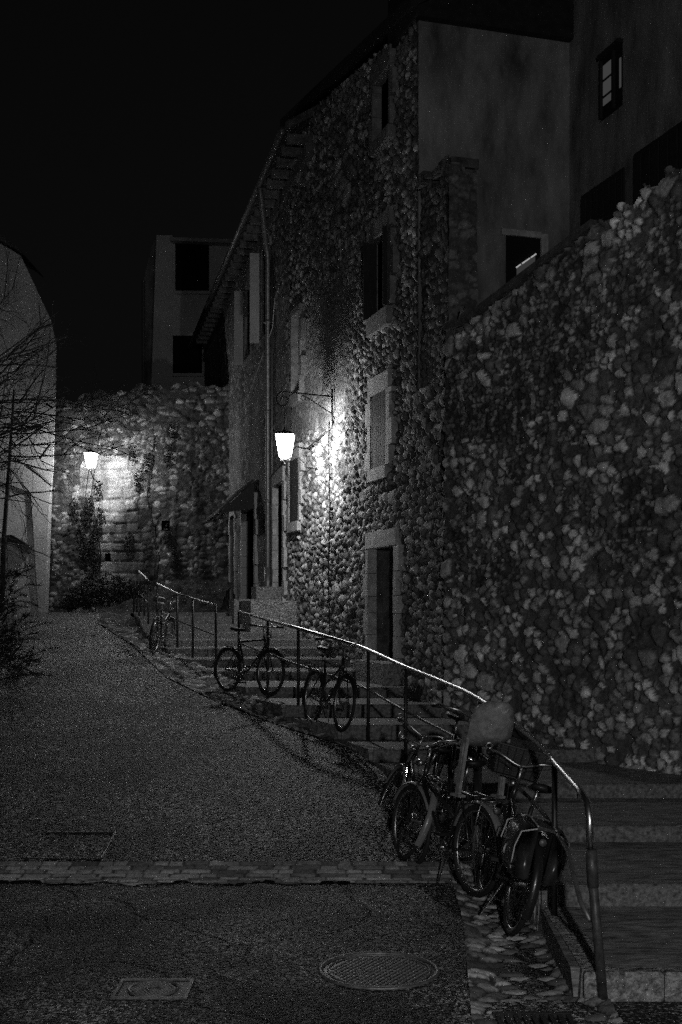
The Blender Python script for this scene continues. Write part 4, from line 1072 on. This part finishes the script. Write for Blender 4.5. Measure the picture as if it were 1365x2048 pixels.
for i in range(90):
    b0 = Vector((-4.75+rn.uniform(-.3,.2), 16.5+rn.uniform(-.5,.5), 1.0+1.5*rn.random()**1.7))
    d = Vector((rn.uniform(.1,1), rn.uniform(-.6,.6), rn.uniform(-.1,.75))).normalized(); ln = rn.uniform(.35,.75)*(1.15-.3*(b0.z-1))
    for k in range(60):
        f = rn.random(); p = b0+d*ln*f+Vector((0,0,.08*math.sin(f*3)))
        e_ = (d+Vector((rn.gauss(0,.5), rn.gauss(0,.5), rn.gauss(0,.5)))).normalized(); sd = e_.orthogonal().normalized()*.006; L_ = rn.uniform(.04,.09)
        q.add([p-sd, p+sd, p+e_*L_+sd*.3, p+e_*L_-sd*.3], [(0,1,2,3)])
q.build('foliage', M['leaf'], ev)
q = MB(); q.tube([(-4.8,16.5,.95),(-4.78,16.5,1.8),(-4.7,16.5,2.4)], [.05,.035,.015], 7); q.build('stem', M['bark'], ev); adopt(ev)
ib = empty('ivy_bush', (-6, 30.3, 1.95), 'dark ivy bush heaped at the foot of the end wall beside the uppermost rail', 'bush')
q = MB()
for (x, y, rx, rz) in ((160,1195,.35,.32),(185,1185,.4,.4),(215,1178,.45,.45),(250,1185,.4,.42),(275,1195,.3,.35),(140,1205,.25,.22),(300,1205,.25,.2)):
    leafmass(q, P(x,y,30.1), (rx,.35,rz), 900, .035, rn)
q.build('foliage', M['ivy'], ib)
q = MB(); q.tube([(-5.9,30.5,1.9),(-5.95,30.6,2.6)], .04, 6); q.build('stem', M['bark'], ib); adopt(ib)
iv = empty('climbing_ivy', (-6.5, 31, 2), 'dark ivy climbing the end wall below and left of the farther lantern', 'climber')
q = MB()
for i in range(26):
    s = rn.uniform(1.2, 3.0) if i < 18 else rn.uniform(3.5, 6.0); z = rn.uniform(2.6, 6.9)
    if i < 8: s = rn.uniform(2.55, 2.95); z = 2.8+i*.33
    c = F_BACK(s, z, .16); leafmass(q, c, (.14, .05, .34), 150, .03, rn)
q.build('foliage', M['ivy'], iv); q = MB()
for s in (2.7, 2.85, 1.6, 4.3): q.tube([F_BACK(s, 2, .14), F_BACK(s+.15, 3.5, .16), F_BACK(s-.1, 5, .16), F_BACK(s+.1, 6.5, .16)], .014, 5)
q.build('stem', M['bark'], iv); adopt(iv)
for i, (Y, off, lab) in enumerate(((15.2, .14, 'low weed tuft at the base of the rubble wall right of the doorstep'), (19.0, .16, 'weed tuft growing at the wall foot under the lamp cable'), (13.1, .14, 'leafy weed at the foot of the garden wall beside the steps'))):
    x = right_edge(Y)-off-.05; z = stair_z(Y)
    t = empty('weed', (x, Y, z), lab, 'weed', 'weeds along the wall foot')
    q = MB()
    for k in range(90):
        d = Vector((rn.gauss(-.3,.6), rn.gauss(0,.6), abs(rn.gauss(.5,.4)))).normalized(); p = Vector((rn.uniform(-.05,.05), rn.uniform(-.15,.15), 0)); L_ = rn.uniform(.08,.24)
        sd = d.orthogonal().normalized()*rn.uniform(.01,.02); q.add([p-sd*.2, p+d*L_*.6+sd, p+d*L_, p+d*L_*.6-sd], [(0,1,2,3)])
    local(q.build('leaves', M['ivy'], t))
